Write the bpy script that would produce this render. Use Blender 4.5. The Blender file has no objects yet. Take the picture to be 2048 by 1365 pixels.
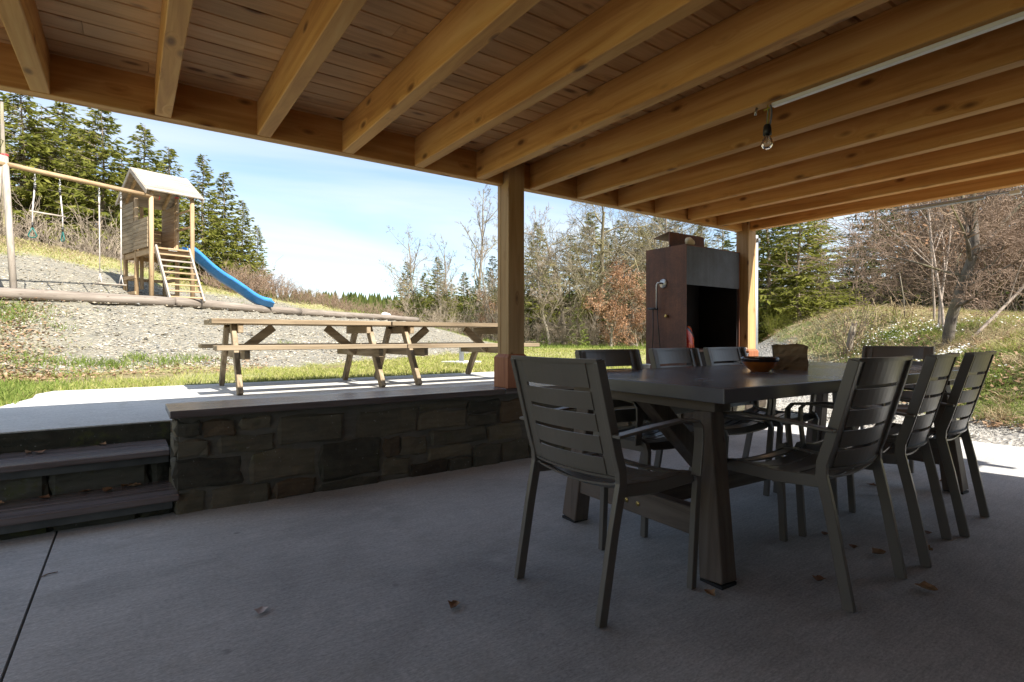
import bpy, math, random
import numpy as np
from mathutils import Vector, Matrix

# ------------------------------------------------------------------ camera, sky, sun, exposure
S = bpy.context.scene
col = S.collection
PI = math.pi
FX, FY = 0.5764, 0.8171            # camera forward in plan; right is (FY, -FX)
CAMZ, FPX, HOR = 0.95, 1083.0, 674.5
cam_d = bpy.data.cameras.new('camera'); cam = bpy.data.objects.new('camera', cam_d); col.objects.link(cam)
cam_d.sensor_width = 36.0; cam_d.lens = 36.0 * FPX / 2048.0
cam_d.clip_start = 0.05; cam_d.clip_end = 3000.0
cam.location = (0, 0, CAMZ)
cam.rotation_euler = (PI / 2 - math.atan(8.0 / FPX), 0, -math.atan2(FX, FY))
S.camera = cam

SUNV = Vector((0.20, -0.98, 1.0)).normalized()
world = bpy.data.worlds.new('World'); S.world = world; world.use_nodes = True
wt = world.node_tree; wt.nodes.clear()


def nd(t, typ, ins=None, **at):
    n = t.nodes.new(typ)
    for k, v in at.items():
        setattr(n, k, v)
    for k, v in (ins or {}).items():
        s = n.inputs[k]
        if isinstance(v, bpy.types.NodeSocket):
            t.links.new(v, s)
        else:
            s.default_value = v
    return n


def ramp(t, fac, stops, interp='LINEAR'):
    n = t.nodes.new('ShaderNodeValToRGB'); t.links.new(fac, n.inputs[0])
    cr = n.color_ramp; cr.interpolation = interp
    while len(cr.elements) < len(stops):
        cr.elements.new(0.5)
    for e, (p, c) in zip(cr.elements, stops):
        e.position = p
        e.color = (c, c, c, 1) if isinstance(c, (int, float)) else (c[0], c[1], c[2], 1)
    return n.outputs[0]


def mixc(t, fac, a, b, mode='MIX'):
    n = t.nodes.new('ShaderNodeMix'); n.data_type = 'RGBA'; n.blend_type = mode
    for s, v in ((n.inputs[0], fac), (n.inputs[6], a), (n.inputs[7], b)):
        if isinstance(v, bpy.types.NodeSocket):
            t.links.new(v, s)
        else:
            s.default_value = v if isinstance(v, (int, float)) else (v[0], v[1], v[2], 1)
    return n.outputs[2]


def mth(t, op, a, b=0.0, clamp=False):
    n = t.nodes.new('ShaderNodeMath'); n.operation = op; n.use_clamp = clamp
    for i, v in ((0, a), (1, b)):
        if isinstance(v, bpy.types.NodeSocket):
            t.links.new(v, n.inputs[i])
        else:
            n.inputs[i].default_value = v
    return n.outputs[0]


sky = nd(wt, 'ShaderNodeTexSky', sky_type='NISHITA', sun_disc=False, sun_elevation=math.asin(SUNV.z),
         sun_rotation=math.atan2(SUNV.x, SUNV.y), altitude=400.0, air_density=1.0, dust_density=1.2, ozone_density=1.0)
tc = nd(wt, 'ShaderNodeTexCoord')
sep = nd(wt, 'ShaderNodeSeparateXYZ', {0: tc.outputs['Generated']})
den = mth(wt, 'ADD', mth(wt, 'MAXIMUM', sep.outputs[2], 0.0), 0.16)
cv = nd(wt, 'ShaderNodeCombineXYZ', {0: mth(wt, 'DIVIDE', sep.outputs[0], den), 1: mth(wt, 'DIVIDE', sep.outputs[1], den), 2: 0.0})
cm = nd(wt, 'ShaderNodeMapping', {'Vector': cv.outputs[0], 'Rotation': (0, 0, 0.9), 'Scale': (0.55, 1.5, 1.0), 'Location': (2.3, 0.7, 0)})
cn = nd(wt, 'ShaderNodeTexNoise', {'Vector': cm.outputs[0], 'Scale': 0.8, 'Detail': 7.0, 'Roughness': 0.5, 'Distortion': 0.5})
cl = ramp(wt, cn.outputs[0], [(0.41, 0.0), (0.70, 0.9)])
skyc = mixc(wt, cl, mixc(wt, 0.15, sky.outputs[0], (3.0, 3.6, 4.2)), (4.3, 4.5, 4.65))
bg = nd(wt, 'ShaderNodeBackground', {'Color': skyc, 'Strength': 0.108})
wo = nd(wt, 'ShaderNodeOutputWorld', {0: bg.outputs[0]})

sun_d = bpy.data.lights.new('sun', 'SUN'); sun = bpy.data.objects.new('sun', sun_d); col.objects.link(sun)
sun_d.energy = 5.0; sun_d.angle = math.radians(0.53); sun_d.color = (1.0, 0.955, 0.88)
sun.rotation_euler = SUNV.to_track_quat('Z', 'Y').to_euler(); sun.location = (5, -20, 25)

S.view_settings.view_transform = 'Standard'; S.view_settings.look = 'None'
S.view_settings.gamma = 1.0; S.view_settings.use_curve_mapping = False
S.view_settings.exposure = 1.25
S.cycles.use_denoising = True
S.cycles.max_bounces = 10; S.cycles.diffuse_bounces = 6; S.cycles.glossy_bounces = 4
S.cycles.transmission_bounces = 8; S.cycles.transparent_max_bounces = 8
S.cycles.sample_clamp_indirect = 6.0; S.cycles.caustics_reflective = False; S.cycles.caustics_refractive = False

rnd = random.Random(7)
RG = np.random.default_rng(11)


def W(lat, d, z=0.0):
    """camera-frame plan position (metres to the right, metres ahead) -> world"""
    return Vector((lat * FY + d * FX, -lat * FX + d * FY, z))


# ------------------------------------------------------------------ mesh helpers
def link(o, parent=None):
    col.objects.link(o)
    if parent is not None:
        o.parent = parent
    return o


def tag(o, label=None, cat=None, group=None, kind=None):
    for k, v in (('label', label), ('category', cat), ('group', group), ('kind', kind)):
        if v:
            o[k] = v
    return o


def empty(name, loc=(0, 0, 0), rz=0.0, label=None, cat=None, group=None):
    o = bpy.data.objects.new(name, None); o.empty_display_size = 0.1
    o.location = loc; o.rotation_euler = (0, 0, rz); link(o)
    return tag(o, label, cat, group)


def copy_tree(o, parent=None):
    c = o.copy(); link(c, parent)
    for ch in list(o.children):
        copy_tree(ch, c)
    return c


def mesh_np(name, v, f, smooth=False):
    v = np.asarray(v, dtype=np.float32); f = np.asarray(f, dtype=np.int32)
    m = bpy.data.meshes.new(name)
    m.vertices.add(len(v)); m.vertices.foreach_set('co', v.ravel())
    k = f.shape[1]
    m.loops.add(f.size); m.loops.foreach_set('vertex_index', f.ravel())
    m.polygons.add(len(f)); m.polygons.foreach_set('loop_start', np.arange(0, f.size, k, dtype=np.int32))
    m.polygons.foreach_set('use_smooth', np.full(len(f), smooth))
    m.update(calc_edges=True); m.validate()
    return m


def obj_np(name, v, f, mat, parent=None, smooth=False):
    m = mesh_np(name, v, f, smooth); m.materials.append(mat)
    return link(bpy.data.objects.new(name, m), parent)


class MB:
    def __init__(s):
        s.v = []; s.f = []

    def add(s, vs, fs):
        b = len(s.v)
        s.v += [tuple(v) for v in vs]
        s.f += [tuple(i + b for i in f) for f in fs]
        return s

    def box(s, c, sz, R=None):
        c = Vector(c); x, y, z = sz[0] / 2, sz[1] / 2, sz[2] / 2
        vs = []
        for a in ((-x, -y, -z), (x, -y, -z), (x, y, -z), (-x, y, -z), (-x, -y, z), (x, -y, z), (x, y, z), (-x, y, z)):
            p = Vector(a)
            vs.append(c + (R @ p if R is not None else p))
        return s.add(vs, [(0, 3, 2, 1), (4, 5, 6, 7), (0, 1, 5, 4), (1, 2, 6, 5), (2, 3, 7, 6), (3, 0, 4, 7)])

    def bb(s, x0, x1, y0, y1, z0, z1):
        return s.box(((x0 + x1) / 2, (y0 + y1) / 2, (z0 + z1) / 2), (x1 - x0, y1 - y0, z1 - z0))

    def beam(s, p0, p1, w, h, up=(0, 0, 1), w1=None, h1=None):
        p0, p1, up = Vector(p0), Vector(p1), Vector(up)
        d = (p1 - p0).normalized(); sd = d.cross(up).normalized(); u = sd.cross(d).normalized()
        vs = []
        for p, ww, hh in ((p0, w, h), (p1, w1 or w, h1 or h)):
            for a, b in ((-1, -1), (1, -1), (1, 1), (-1, 1)):
                vs.append(p + sd * (a * ww / 2) + u * (b * hh / 2))
        return s.add(vs, [(0, 1, 2, 3), (7, 6, 5, 4), (0, 4, 5, 1), (1, 5, 6, 2), (2, 6, 7, 3), (3, 7, 4, 0)])

    def ribbon(s, pts, w, t, side=(1, 0, 0)):
        """flat bar of width w (along side) and thickness t swept along pts"""
        pts = [Vector(p) for p in pts]; sd = Vector(side).normalized(); b = len(s.v); n = len(pts)
        for i, p in enumerate(pts):
            d = (pts[min(i + 1, n - 1)] - pts[max(i - 1, 0)]).normalized()
            u = sd.cross(d).normalized()
            for a, c in ((-1, -1), (1, -1), (1, 1), (-1, 1)):
                s.v.append(tuple(p + sd * (a * w / 2) + u * (c * t / 2)))
        for i in range(n - 1):
            o = b + i * 4
            for k in range(4):
                s.f.append((o + k, o + (k + 1) % 4, o + 4 + (k + 1) % 4, o + 4 + k))
        s.f.append((b + 3, b + 2, b + 1, b)); o = b + (n - 1) * 4; s.f.append((o, o + 1, o + 2, o + 3))
        return s

    def tube(s, pts, rad, n=8):
        pts = [Vector(p) for p in pts]; k = len(pts); b = len(s.v)
        if isinstance(rad, (int, float)):
            rad = [rad] * k
        d0 = (pts[1] - pts[0]).normalized()
        ref = Vector((0, 0, 1)) if abs(d0.z) < 0.9 else Vector((1, 0, 0))
        u = d0.cross(ref).normalized()
        for i, p in enumerate(pts):
            d = (pts[min(i + 1, k - 1)] - pts[max(i - 1, 0)]).normalized()
            u = (u - d * u.dot(d)).normalized(); w = d.cross(u)
            for j in range(n):
                a = 2 * PI * j / n
                s.v.append(tuple(p + (u * math.cos(a) + w * math.sin(a)) * rad[i]))
        for i in range(k - 1):
            for j in range(n):
                s.f.append((b + i * n + j, b + i * n + (j + 1) % n, b + (i + 1) * n + (j + 1) % n, b + (i + 1) * n + j))
        s.f.append(tuple(b + j for j in reversed(range(n)))); s.f.append(tuple(b + (k - 1) * n + j for j in range(n)))
        return s

    def lathe(s, prof, n=24, c=(0, 0, 0)):
        b = len(s.v); c = Vector(c)
        for r, z in prof:
            for j in range(n):
                a = 2 * PI * j / n
                s.v.append(tuple(c + Vector((r * math.cos(a), r * math.sin(a), z))))
        for i in range(len(prof) - 1):
            for j in range(n):
                s.f.append((b + i * n + j, b + i * n + (j + 1) % n, b + (i + 1) * n + (j + 1) % n, b + (i + 1) * n + j))
        return s

    def build(s, name, mat, parent=None, smooth=False, bevel=0.0, seg=1):
        m = bpy.data.meshes.new(name); m.from_pydata(s.v, [], s.f); m.update()
        m.materials.append(mat)
        if smooth:
            for p in m.polygons:
                p.use_smooth = True
        o = link(bpy.data.objects.new(name, m), parent)
        if bevel:
            b = o.modifiers.new('bevel', 'BEVEL'); b.width = bevel; b.segments = seg; b.limit_method = 'ANGLE'
            b.angle_limit = math.radians(40)
        return o


# ------------------------------------------------------------------ materials
def newmat(name):
    m = bpy.data.materials.new(name); m.use_nodes = True
    t = m.node_tree; b = t.nodes['Principled BSDF']
    return m, t, b


def bump(t, b, h, strength=0.3, dist=0.01):
    n = nd(t, 'ShaderNodeBump', {'Height': h, 'Strength': strength, 'Distance': dist})
    t.links.new(n.outputs[0], b.inputs['Normal'])


_wood = {}


def wood(kind, axis):
    if (kind, axis) in _wood:
        return _wood[kind, axis]
    dark, base, light, knot, rough, kth = {
        'pine': ((0.47, 0.205, 0.052), (0.65, 0.335, 0.10), (0.75, 0.44, 0.16), (0.13, 0.045, 0.012), 0.6, 0.19),
        'ceil': ((0.52, 0.28, 0.11), (0.72, 0.435, 0.19), (0.80, 0.53, 0.26), (0.14, 0.055, 0.02), 0.62, 0.20),
        'post': ((0.34, 0.185, 0.07), (0.48, 0.30, 0.13), (0.56, 0.375, 0.18), (0.11, 0.045, 0.015), 0.6, 0.15),
        'plinth': ((0.24, 0.085, 0.04), (0.36, 0.14, 0.065), (0.42, 0.18, 0.09), (0.12, 0.04, 0.02), 0.55, 0.03),
        'bench': ((0.05, 0.032, 0.027), (0.15, 0.12, 0.112), (0.23, 0.195, 0.19), (0.04, 0.025, 0.02), 0.25, 0.02),
        'weather': ((0.15, 0.105, 0.062), (0.285, 0.215, 0.135), (0.39, 0.315, 0.215), (0.10, 0.06, 0.03), 0.75, 0.08),
        'grey': ((0.25, 0.21, 0.17), (0.40, 0.34, 0.28), (0.50, 0.44, 0.38), (0.12, 0.09, 0.06), 0.8, 0.08),
        'log': ((0.13, 0.105, 0.082), (0.26, 0.215, 0.175), (0.35, 0.30, 0.25), (0.10, 0.07, 0.05), 0.8, 0.10),
        'play': ((0.28, 0.175, 0.09), (0.43, 0.295, 0.165), (0.52, 0.385, 0.24), (0.15, 0.08, 0.03), 0.7, 0.09),
        'teak': ((0.095, 0.07, 0.054), (0.165, 0.128, 0.102), (0.23, 0.185, 0.15), (0.06, 0.04, 0.03), 0.55, 0.04),
    }[kind]
    m, t, b = newmat('wood_%s_%s' % (kind, axis))
    co = nd(t, 'ShaderNodeTexCoord').outputs['Object']
    oi = nd(t, 'ShaderNodeObjectInfo').outputs['Random']
    off = nd(t, 'ShaderNodeVectorMath', {0: (13.7, 7.1, 9.3)}, operation='SCALE'); t.links.new(oi, off.inputs['Scale'])
    v = nd(t, 'ShaderNodeVectorMath', {0: co, 1: off.outputs[0]}, operation='ADD').outputs[0]
    i = 'xyz'.index(axis)
    sc = [16.0] * 3; sc[i] = 0.9
    mp = nd(t, 'ShaderNodeMapping', {'Vector': v, 'Scale': tuple(sc)}).outputs[0]
    # knots first so that the grain can bend round them
    ks = [8.5] * 3; ks[i] = 3.6
    kv = nd(t, 'ShaderNodeMapping', {'Vector': v, 'Scale': tuple(ks)}).outputs[0]
    vor = nd(t, 'ShaderNodeTexVoronoi', {'Vector': kv, 'Scale': 1.0, 'Randomness': 1.0}, feature='F1')
    kd = vor.outputs['Distance']
    kn = ramp(t, kd, [(kth * 0.45, 1.0), (kth, 0.0)])
    kbend = ramp(t, kd, [(0.0, 1.0), (kth * 1.7, 0.0)])
    mv = nd(t, 'ShaderNodeVectorMath', {0: mp, 1: nd(t, 'ShaderNodeVectorMath', {0: (0.7, 0.7, 0.7)}, operation='SCALE').outputs[0]}, operation='ADD')
    bend = nd(t, 'ShaderNodeVectorMath', {0: (0.7, 0.7, 0.7)}, operation='SCALE'); t.links.new(kbend, bend.inputs['Scale'])
    mv2 = nd(t, 'ShaderNodeVectorMath', {0: mp, 1: bend.outputs[0]}, operation='ADD').outputs[0]
    n1 = nd(t, 'ShaderNodeTexNoise', {'Vector': mv2, 'Scale': 1.0, 'Detail': 7.0, 'Roughness': 0.62, 'Distortion': 0.9}).outputs[0]
    n2 = nd(t, 'ShaderNodeTexNoise', {'Vector': v, 'Scale': 1.7, 'Detail': 3.0}).outputs[0]
    c = ramp(t, n1, [(0.30, dark), (0.5, base), (0.72, light)])
    tone = mth(t, 'ADD', mth(t, 'MULTIPLY', n2, 0.5), mth(t, 'MULTIPLY', oi, 0.26))
    c = mixc(t, 1.0, c, ramp(t, tone, [(0.1, 0.70), (0.65, 1.12)]), 'MULTIPLY')
    halo = ramp(t, kd, [(kth, 0.45), (kth * 1.6, 0.0)])
    c = mixc(t, halo, c, mixc(t, 0.5, c, dark))
    c = mixc(t, mth(t, 'MULTIPLY', kn, 0.85), c, knot)
    t.links.new(c, b.inputs['Base Color']); b.inputs['Roughness'].default_value = rough
    b.inputs['Specular IOR Level'].default_value = 0.7 if kind == 'bench' else 0.3
    bump(t, b, n1, 0.35 if kind in ('weather', 'grey', 'log') else (0.06 if kind == 'bench' else 0.16), 0.004)
    _wood[kind, axis] = m
    return m


def plain(name, c, rough=0.5, metal=0.0, var=0.15, scale=6.0, bmp=0.0, bscale=40.0, spec=0.5):
    m, t, b = newmat(name)
    co = nd(t, 'ShaderNodeTexCoord').outputs['Object']
    n = nd(t, 'ShaderNodeTexNoise', {'Vector': co, 'Scale': scale, 'Detail': 6.0, 'Roughness': 0.6}).outputs[0]
    lo = tuple(x * (1 - var) for x in c); hi = tuple(min(1, x * (1 + var)) for x in c)
    t.links.new(ramp(t, n, [(0.3, lo), (0.7, hi)]), b.inputs['Base Color'])
    t.links.new(ramp(t, n, [(0.3, max(0, rough - 0.08)), (0.7, min(1, rough + 0.08))]), b.inputs['Roughness'])
    b.inputs['Metallic'].default_value = metal; b.inputs['Specular IOR Level'].default_value = spec
    if bmp:
        h = nd(t, 'ShaderNodeTexNoise', {'Vector': co, 'Scale': bscale, 'Detail': 5.0}).outputs[0]
        bump(t, b, h, bmp, 0.005)
    return m


def m_concrete(name, c, streak=True, stain=0.38):
    m, t, b = newmat(name)
    co = nd(t, 'ShaderNodeTexCoord').outputs['Object']
    big = nd(t, 'ShaderNodeTexNoise', {'Vector': co, 'Scale': 0.9, 'Detail': 6.0, 'Roughness': 0.65, 'Distortion': 0.4}).outputs[0]
    mp = nd(t, 'ShaderNodeMapping', {'Vector': co, 'Rotation': (0, 0, 0.04), 'Scale': (7.0, 60.0, 1.0)}).outputs[0]
    br = nd(t, 'ShaderNodeTexNoise', {'Vector': mp, 'Scale': 1.0, 'Detail': 5.0, 'Roughness': 0.7}).outputs[0]
    fine = nd(t, 'ShaderNodeTexNoise', {'Vector': nd(t, 'ShaderNodeMapping', {'Vector': co, 'Scale': (0.42, 1.0, 1.0)}).outputs[0], 'Scale': 150.0, 'Detail': 4.0, 'Roughness': 0.75}).outputs[0]
    c1 = ramp(t, big, [(0.28, tuple(x * (1 - stain) for x in c)), (0.55, c), (0.8, tuple(min(0.9, x * 1.12) for x in c))])
    c2 = mixc(t, 0.6, c1, ramp(t, br, [(0.3, 0.72), (0.7, 1.15)]), 'MULTIPLY')
    c3 = mixc(t, 0.8, c2, ramp(t, fine, [(0.34, 0.60), (0.68, 1.24)]), 'MULTIPLY')
    vo = nd(t, 'ShaderNodeTexVoronoi', {'Vector': co, 'Scale': 3.2, 'Randomness': 1.0}).outputs['Distance']
    vo2 = mth(t, 'ADD', vo, mth(t, 'MULTIPLY', nd(t, 'ShaderNodeTexNoise', {'Vector': co, 'Scale': 22.0}).outputs[0], 0.12))
    sp = ramp(t, vo2, [(0.085, 0.6), (0.125, 0.0)])
    c4 = mixc(t, sp, c3, tuple(x * 0.35 for x in c))
    wn = nd(t, 'ShaderNodeTexNoise', {'Vector': co, 'Scale': 2.3, 'Detail': 9.0, 'Roughness': 0.72, 'Distortion': 1.1}).outputs[0]
    c4 = mixc(t, ramp(t, wn, [(0.56, 0.0), (0.66, 0.45)]), c4, tuple(x * k for x, k in zip(c, (0.62, 0.60, 0.55))))
    wn2 = nd(t, 'ShaderNodeTexNoise', {'Vector': co, 'Scale': 5.0, 'Detail': 6.0, 'Roughness': 0.6}).outputs[0]
    c4 = mixc(t, ramp(t, wn2, [(0.60, 0.0), (0.72, 0.35)]), c4, tuple(min(0.9, x * 1.25) for x in c))
    t.links.new(c4, b.inputs['Base Color']); b.inputs['Roughness'].default_value = 0.8
    b.inputs['Specular IOR Level'].default_value = 0.25
    bump(t, b, mth(t, 'ADD', mth(t, 'MULTIPLY', br, 0.7), fine), 0.3, 0.004)
    return m


def m_stone(name, cols, moss=0.35):
    m, t, b = newmat(name)
    co = nd(t, 'ShaderNodeTexCoord').outputs['Object']
    oi = nd(t, 'ShaderNodeObjectInfo').outputs['Random']
    n = nd(t, 'ShaderNodeTexNoise', {'Vector': co, 'Scale': 9.0, 'Detail': 9.0, 'Roughness': 0.65, 'Distortion': 0.5}).outputs[0]
    mp = nd(t, 'ShaderNodeMapping', {'Vector': co, 'Rotation': (0, 0.1, 0), 'Scale': (5.0, 5.0, 34.0)}).outputs[0]
    ly = nd(t, 'ShaderNodeTexNoise', {'Vector': mp, 'Scale': 1.0, 'Detail': 5.0}).outputs[0]
    c = ramp(t, mth(t, 'ADD', mth(t, 'MULTIPLY', n, 0.6), mth(t, 'MULTIPLY', oi, 0.55)), [(0.25, cols[0]), (0.5, cols[1]), (0.8, cols[2])])
    c = mixc(t, 0.5, c, ramp(t, ly, [(0.3, 0.6), (0.7, 1.2)]), 'MULTIPLY')
    ms = nd(t, 'ShaderNodeTexNoise', {'Vector': co, 'Scale': 5.0, 'Detail': 8.0, 'Roughness': 0.7}).outputs[0]
    c = mixc(t, ramp(t, ms, [(0.56, 0.0), (0.68, moss)]), c, (0.10, 0.11, 0.03))
    sp = nd(t, 'ShaderNodeTexNoise', {'Vector': co, 'Scale': 55.0, 'Detail': 2.0}).outputs[0]
    c = mixc(t, ramp(t, sp, [(0.70, 0.0), (0.76, 0.5)]), c, (0.42, 0.42, 0.40))
    t.links.new(c, b.inputs['Base Color']); b.inputs['Roughness'].default_value = 0.85
    b.inputs['Specular IOR Level'].default_value = 0.25
    bump(t, b, mth(t, 'ADD', n, mth(t, 'MULTIPLY', ly, 0.6)), 0.7, 0.02)
    return m


def m_leafy(name, cols, rough=0.7, trans=0.25, scale=0.6):
    """foliage: colour varies per leaf, part of the light goes through"""
    m, t, b = newmat(name)
    g = nd(t, 'ShaderNodeNewGeometry').outputs['Random Per Island']
    co = nd(t, 'ShaderNodeTexCoord').outputs['Object']
    n = nd(t, 'ShaderNodeTexNoise', {'Vector': co, 'Scale': scale, 'Detail': 3.0}).outputs[0]
    f = mth(t, 'ADD', mth(t, 'MULTIPLY', g, 0.6), mth(t, 'MULTIPLY', n, 0.45))
    k = len(cols)
    c = ramp(t, f, [(0.12 + 0.74 * i / (k - 1), cc) for i, cc in enumerate(cols)])
    t.links.new(c, b.inputs['Base Color']); b.inputs['Roughness'].default_value = rough
    b.inputs['Specular IOR Level'].default_value = 0.2
    tr = nd(t, 'ShaderNodeBsdfTranslucent', {'Color': c})
    mx = nd(t, 'ShaderNodeMixShader', {0: trans, 1: b.outputs[0], 2: tr.outputs[0]})
    t.links.new(mx.outputs[0], t.nodes['Material Output'].inputs[0])
    return m


def m_bark(name, c0, c1, moss=0.0):
    m, t, b = newmat(name)
    co = nd(t, 'ShaderNodeTexCoord').outputs['Object']
    n = nd(t, 'ShaderNodeTexNoise', {'Vector': nd(t, 'ShaderNodeMapping', {'Vector': co, 'Scale': (9, 9, 2.5)}).outputs[0], 'Scale': 1.0, 'Detail': 7.0, 'Roughness': 0.65}).outputs[0]
    c = ramp(t, n, [(0.3, c0), (0.7, c1)])
    if moss:
        mn = nd(t, 'ShaderNodeTexNoise', {'Vector': co, 'Scale': 0.8, 'Detail': 5.0}).outputs[0]
        c = mixc(t, ramp(t, mn, [(0.45, 0.0), (0.62, moss)]), c, (0.24, 0.215, 0.06))
    t.links.new(c, b.inputs['Base Color']); b.inputs['Roughness'].default_value = 0.9
    b.inputs['Specular IOR Level'].default_value = 0.15
    bump(t, b, n, 0.5, 0.02)
    return m


M = {}
M['floor'] = m_concrete('floor_concrete', (0.55, 0.54, 0.52))
M['terrace'] = m_concrete('terrace_concrete', (0.64, 0.62, 0.57), stain=0.12)
M['stone'] = m_stone('wall_stone', ((0.05, 0.046, 0.035), (0.105, 0.094, 0.068), (0.18, 0.15, 0.10)))
M['stone_brown'] = m_stone('wall_stone_brown', ((0.04, 0.03, 0.022), (0.085, 0.066, 0.047), (0.15, 0.105, 0.062)), 0.25)
M['mortar'] = m_stone('mortar', ((0.07, 0.064, 0.05), (0.115, 0.105, 0.084), (0.155, 0.142, 0.115)), 0.25)
M['mossy'] = m_stone('mossy_concrete', ((0.03, 0.032, 0.02), (0.065, 0.063, 0.045), (0.12, 0.115, 0.09)), 0.85)
M['plaster'] = plain('dark_stained_cladding', (0.07, 0.055, 0.045), 0.8, bmp=0.3)
M['chair'] = plain('chair_aluminium', (0.155, 0.138, 0.118), 0.36, var=0.06, scale=3.0, bmp=0.02, bscale=300)
M['tabletop'] = plain('table_top_slab', (0.16, 0.16, 0.178), 0.24, var=0.16, scale=2.2, bmp=0.04, bscale=60)
M['rubber'] = plain('black_rubber', (0.02, 0.02, 0.02), 0.7)
M['steel'] = plain('brushed_steel', (0.50, 0.49, 0.47), 0.42, 1.0, 0.08)
M['galv'] = plain('galvanised_grey', (0.36, 0.38, 0.40), 0.45, 0.6, 0.08)
M['black'] = plain('black_plastic', (0.022, 0.02, 0.02), 0.4)
M['white'] = plain('white_plastic', (0.78, 0.78, 0.76), 0.4, var=0.04)
M['red'] = plain('red_plastic', (0.62, 0.045, 0.05), 0.35, var=0.08)
M['green'] = plain('green_plastic', (0.02, 0.12, 0.10), 0.35)
M['rope'] = plain('white_rope', (0.62, 0.56, 0.52), 0.9, bmp=0.4, bscale=150)
M['blue'] = plain('blue_slide_plastic', (0.045, 0.23, 0.56), 0.35, var=0.18, scale=3)
M['brass'] = plain('brass', (0.6, 0.42, 0.14), 0.35, 1.0)
M['yellow'] = plain('yellow_green_wire', (0.35, 0.36, 0.03), 0.5)
M['greycable'] = plain('grey_cable', (0.16, 0.16, 0.17), 0.5)
M['glaze'] = plain('orange_glaze', (0.36, 0.105, 0.014), 0.2, var=0.25, scale=9)
M['glaze_dark'] = plain('dark_glaze', (0.035, 0.02, 0.018), 0.18, var=0.2)
M['bone'] = plain('pale_limestone', (0.62, 0.53, 0.36), 0.8, var=0.25, scale=18, bmp=0.6)
M['rockwhite'] = plain('white_quartz', (0.72, 0.70, 0.66), 0.8, var=0.12, scale=5, bmp=0.5, bscale=8)
M['bearer'] = plain('grey_steel_bearer', (0.10, 0.105, 0.10), 0.6, 0.2, 0.3)
M['corten_in'] = plain('sooty_steel', (0.012, 0.008, 0.008), 0.85)


def m_corten(name, c0, c1, c2):
    m, t, b = newmat(name)
    co = nd(t, 'ShaderNodeTexCoord').outputs['Object']
    n = nd(t, 'ShaderNodeTexNoise', {'Vector': co, 'Scale': 2.2, 'Detail': 9.0, 'Roughness': 0.7, 'Distortion': 0.4}).outputs[0]
    st = nd(t, 'ShaderNodeTexNoise', {'Vector': nd(t, 'ShaderNodeMapping', {'Vector': co, 'Scale': (22, 22, 1.2)}).outputs[0], 'Scale': 1.0, 'Detail': 4.0}).outputs[0]
    c = ramp(t, mth(t, 'ADD', mth(t, 'MULTIPLY', n, 0.75), mth(t, 'MULTIPLY', st, 0.25)), [(0.36, c0), (0.5, c1), (0.66, c2)])
    f = nd(t, 'ShaderNodeTexNoise', {'Vector': co, 'Scale': 70.0, 'Detail': 3.0}).outputs[0]
    c = mixc(t, 0.5, c, ramp(t, f, [(0.35, 0.7), (0.7, 1.2)]), 'MULTIPLY')
    t.links.new(c, b.inputs['Base Color']); b.inputs['Roughness'].default_value = 0.62
    b.inputs['Metallic'].default_value = 0.1
    bump(t, b, f, 0.2, 0.003)
    return m


M['corten'] = m_corten('rusted_steel', (0.06, 0.026, 0.017), (0.115, 0.047, 0.028), (0.19, 0.075, 0.036))
M['bluesteel'] = m_corten('grey_rolled_steel', (0.036, 0.030, 0.028), (0.056, 0.056, 0.060), (0.085, 0.086, 0.092))

m, t, b = newmat('bulb_glass')
b.inputs['Base Color'].default_value = (1, 1, 1, 1); b.inputs['Transmission Weight'].default_value = 1.0
b.inputs['Roughness'].default_value = 0.0; b.inputs['IOR'].default_value = 1.45
M['glass'] = m

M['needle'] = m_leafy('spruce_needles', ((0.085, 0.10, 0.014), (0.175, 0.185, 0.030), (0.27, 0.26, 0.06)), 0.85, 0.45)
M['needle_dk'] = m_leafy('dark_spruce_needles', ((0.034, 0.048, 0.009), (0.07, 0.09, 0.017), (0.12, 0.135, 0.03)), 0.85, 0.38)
M['needle_br'] = m_leafy('dead_spruce_twigs', ((0.10, 0.085, 0.06), (0.17, 0.14, 0.10), (0.23, 0.20, 0.14)), 0.9, 0.1)
M['needle_yg'] = m_leafy('young_spruce_needles', ((0.10, 0.14, 0.02), (0.17, 0.22, 0.04), (0.25, 0.29, 0.06)), 0.6, 0.3)
M['brownleaf'] = m_leafy('dry_beech_leaves', ((0.22, 0.11, 0.055), (0.36, 0.20, 0.11), (0.50, 0.31, 0.19)), 0.8, 0.3)
M['bud'] = m_leafy('yellow_buds', ((0.25, 0.22, 0.03), (0.38, 0.34, 0.06)), 0.7, 0.3)
M['grass'] = m_leafy('grass_blades', ((0.15, 0.20, 0.03), (0.27, 0.30, 0.06), (0.38, 0.365, 0.12), (0.48, 0.42, 0.21)), 0.85, 0.35, 1.4)
M['lush'] = m_leafy('lush_grass_blades', ((0.10, 0.155, 0.025), (0.18, 0.24, 0.05), (0.28, 0.32, 0.085)), 0.85, 0.4, 1.4)
M['straw'] = m_leafy('dry_straw', ((0.26, 0.19, 0.10), (0.40, 0.31, 0.18), (0.52, 0.43, 0.27)), 0.85, 0.2, 1.4)
M['petal'] = m_leafy('white_petals', ((0.75, 0.76, 0.72), (0.88, 0.88, 0.85)), 0.6, 0.3)
M['litter'] = m_leafy('leaf_litter', ((0.16, 0.09, 0.05), (0.30, 0.19, 0.11), (0.42, 0.30, 0.20)), 0.85, 0.15)
M['gravel'] = m_leafy('slate_chips', ((0.15, 0.15, 0.148), (0.25, 0.24, 0.215), (0.34, 0.285, 0.20), (0.48, 0.45, 0.39)), 0.85, 0.0, 0.5)
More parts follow.
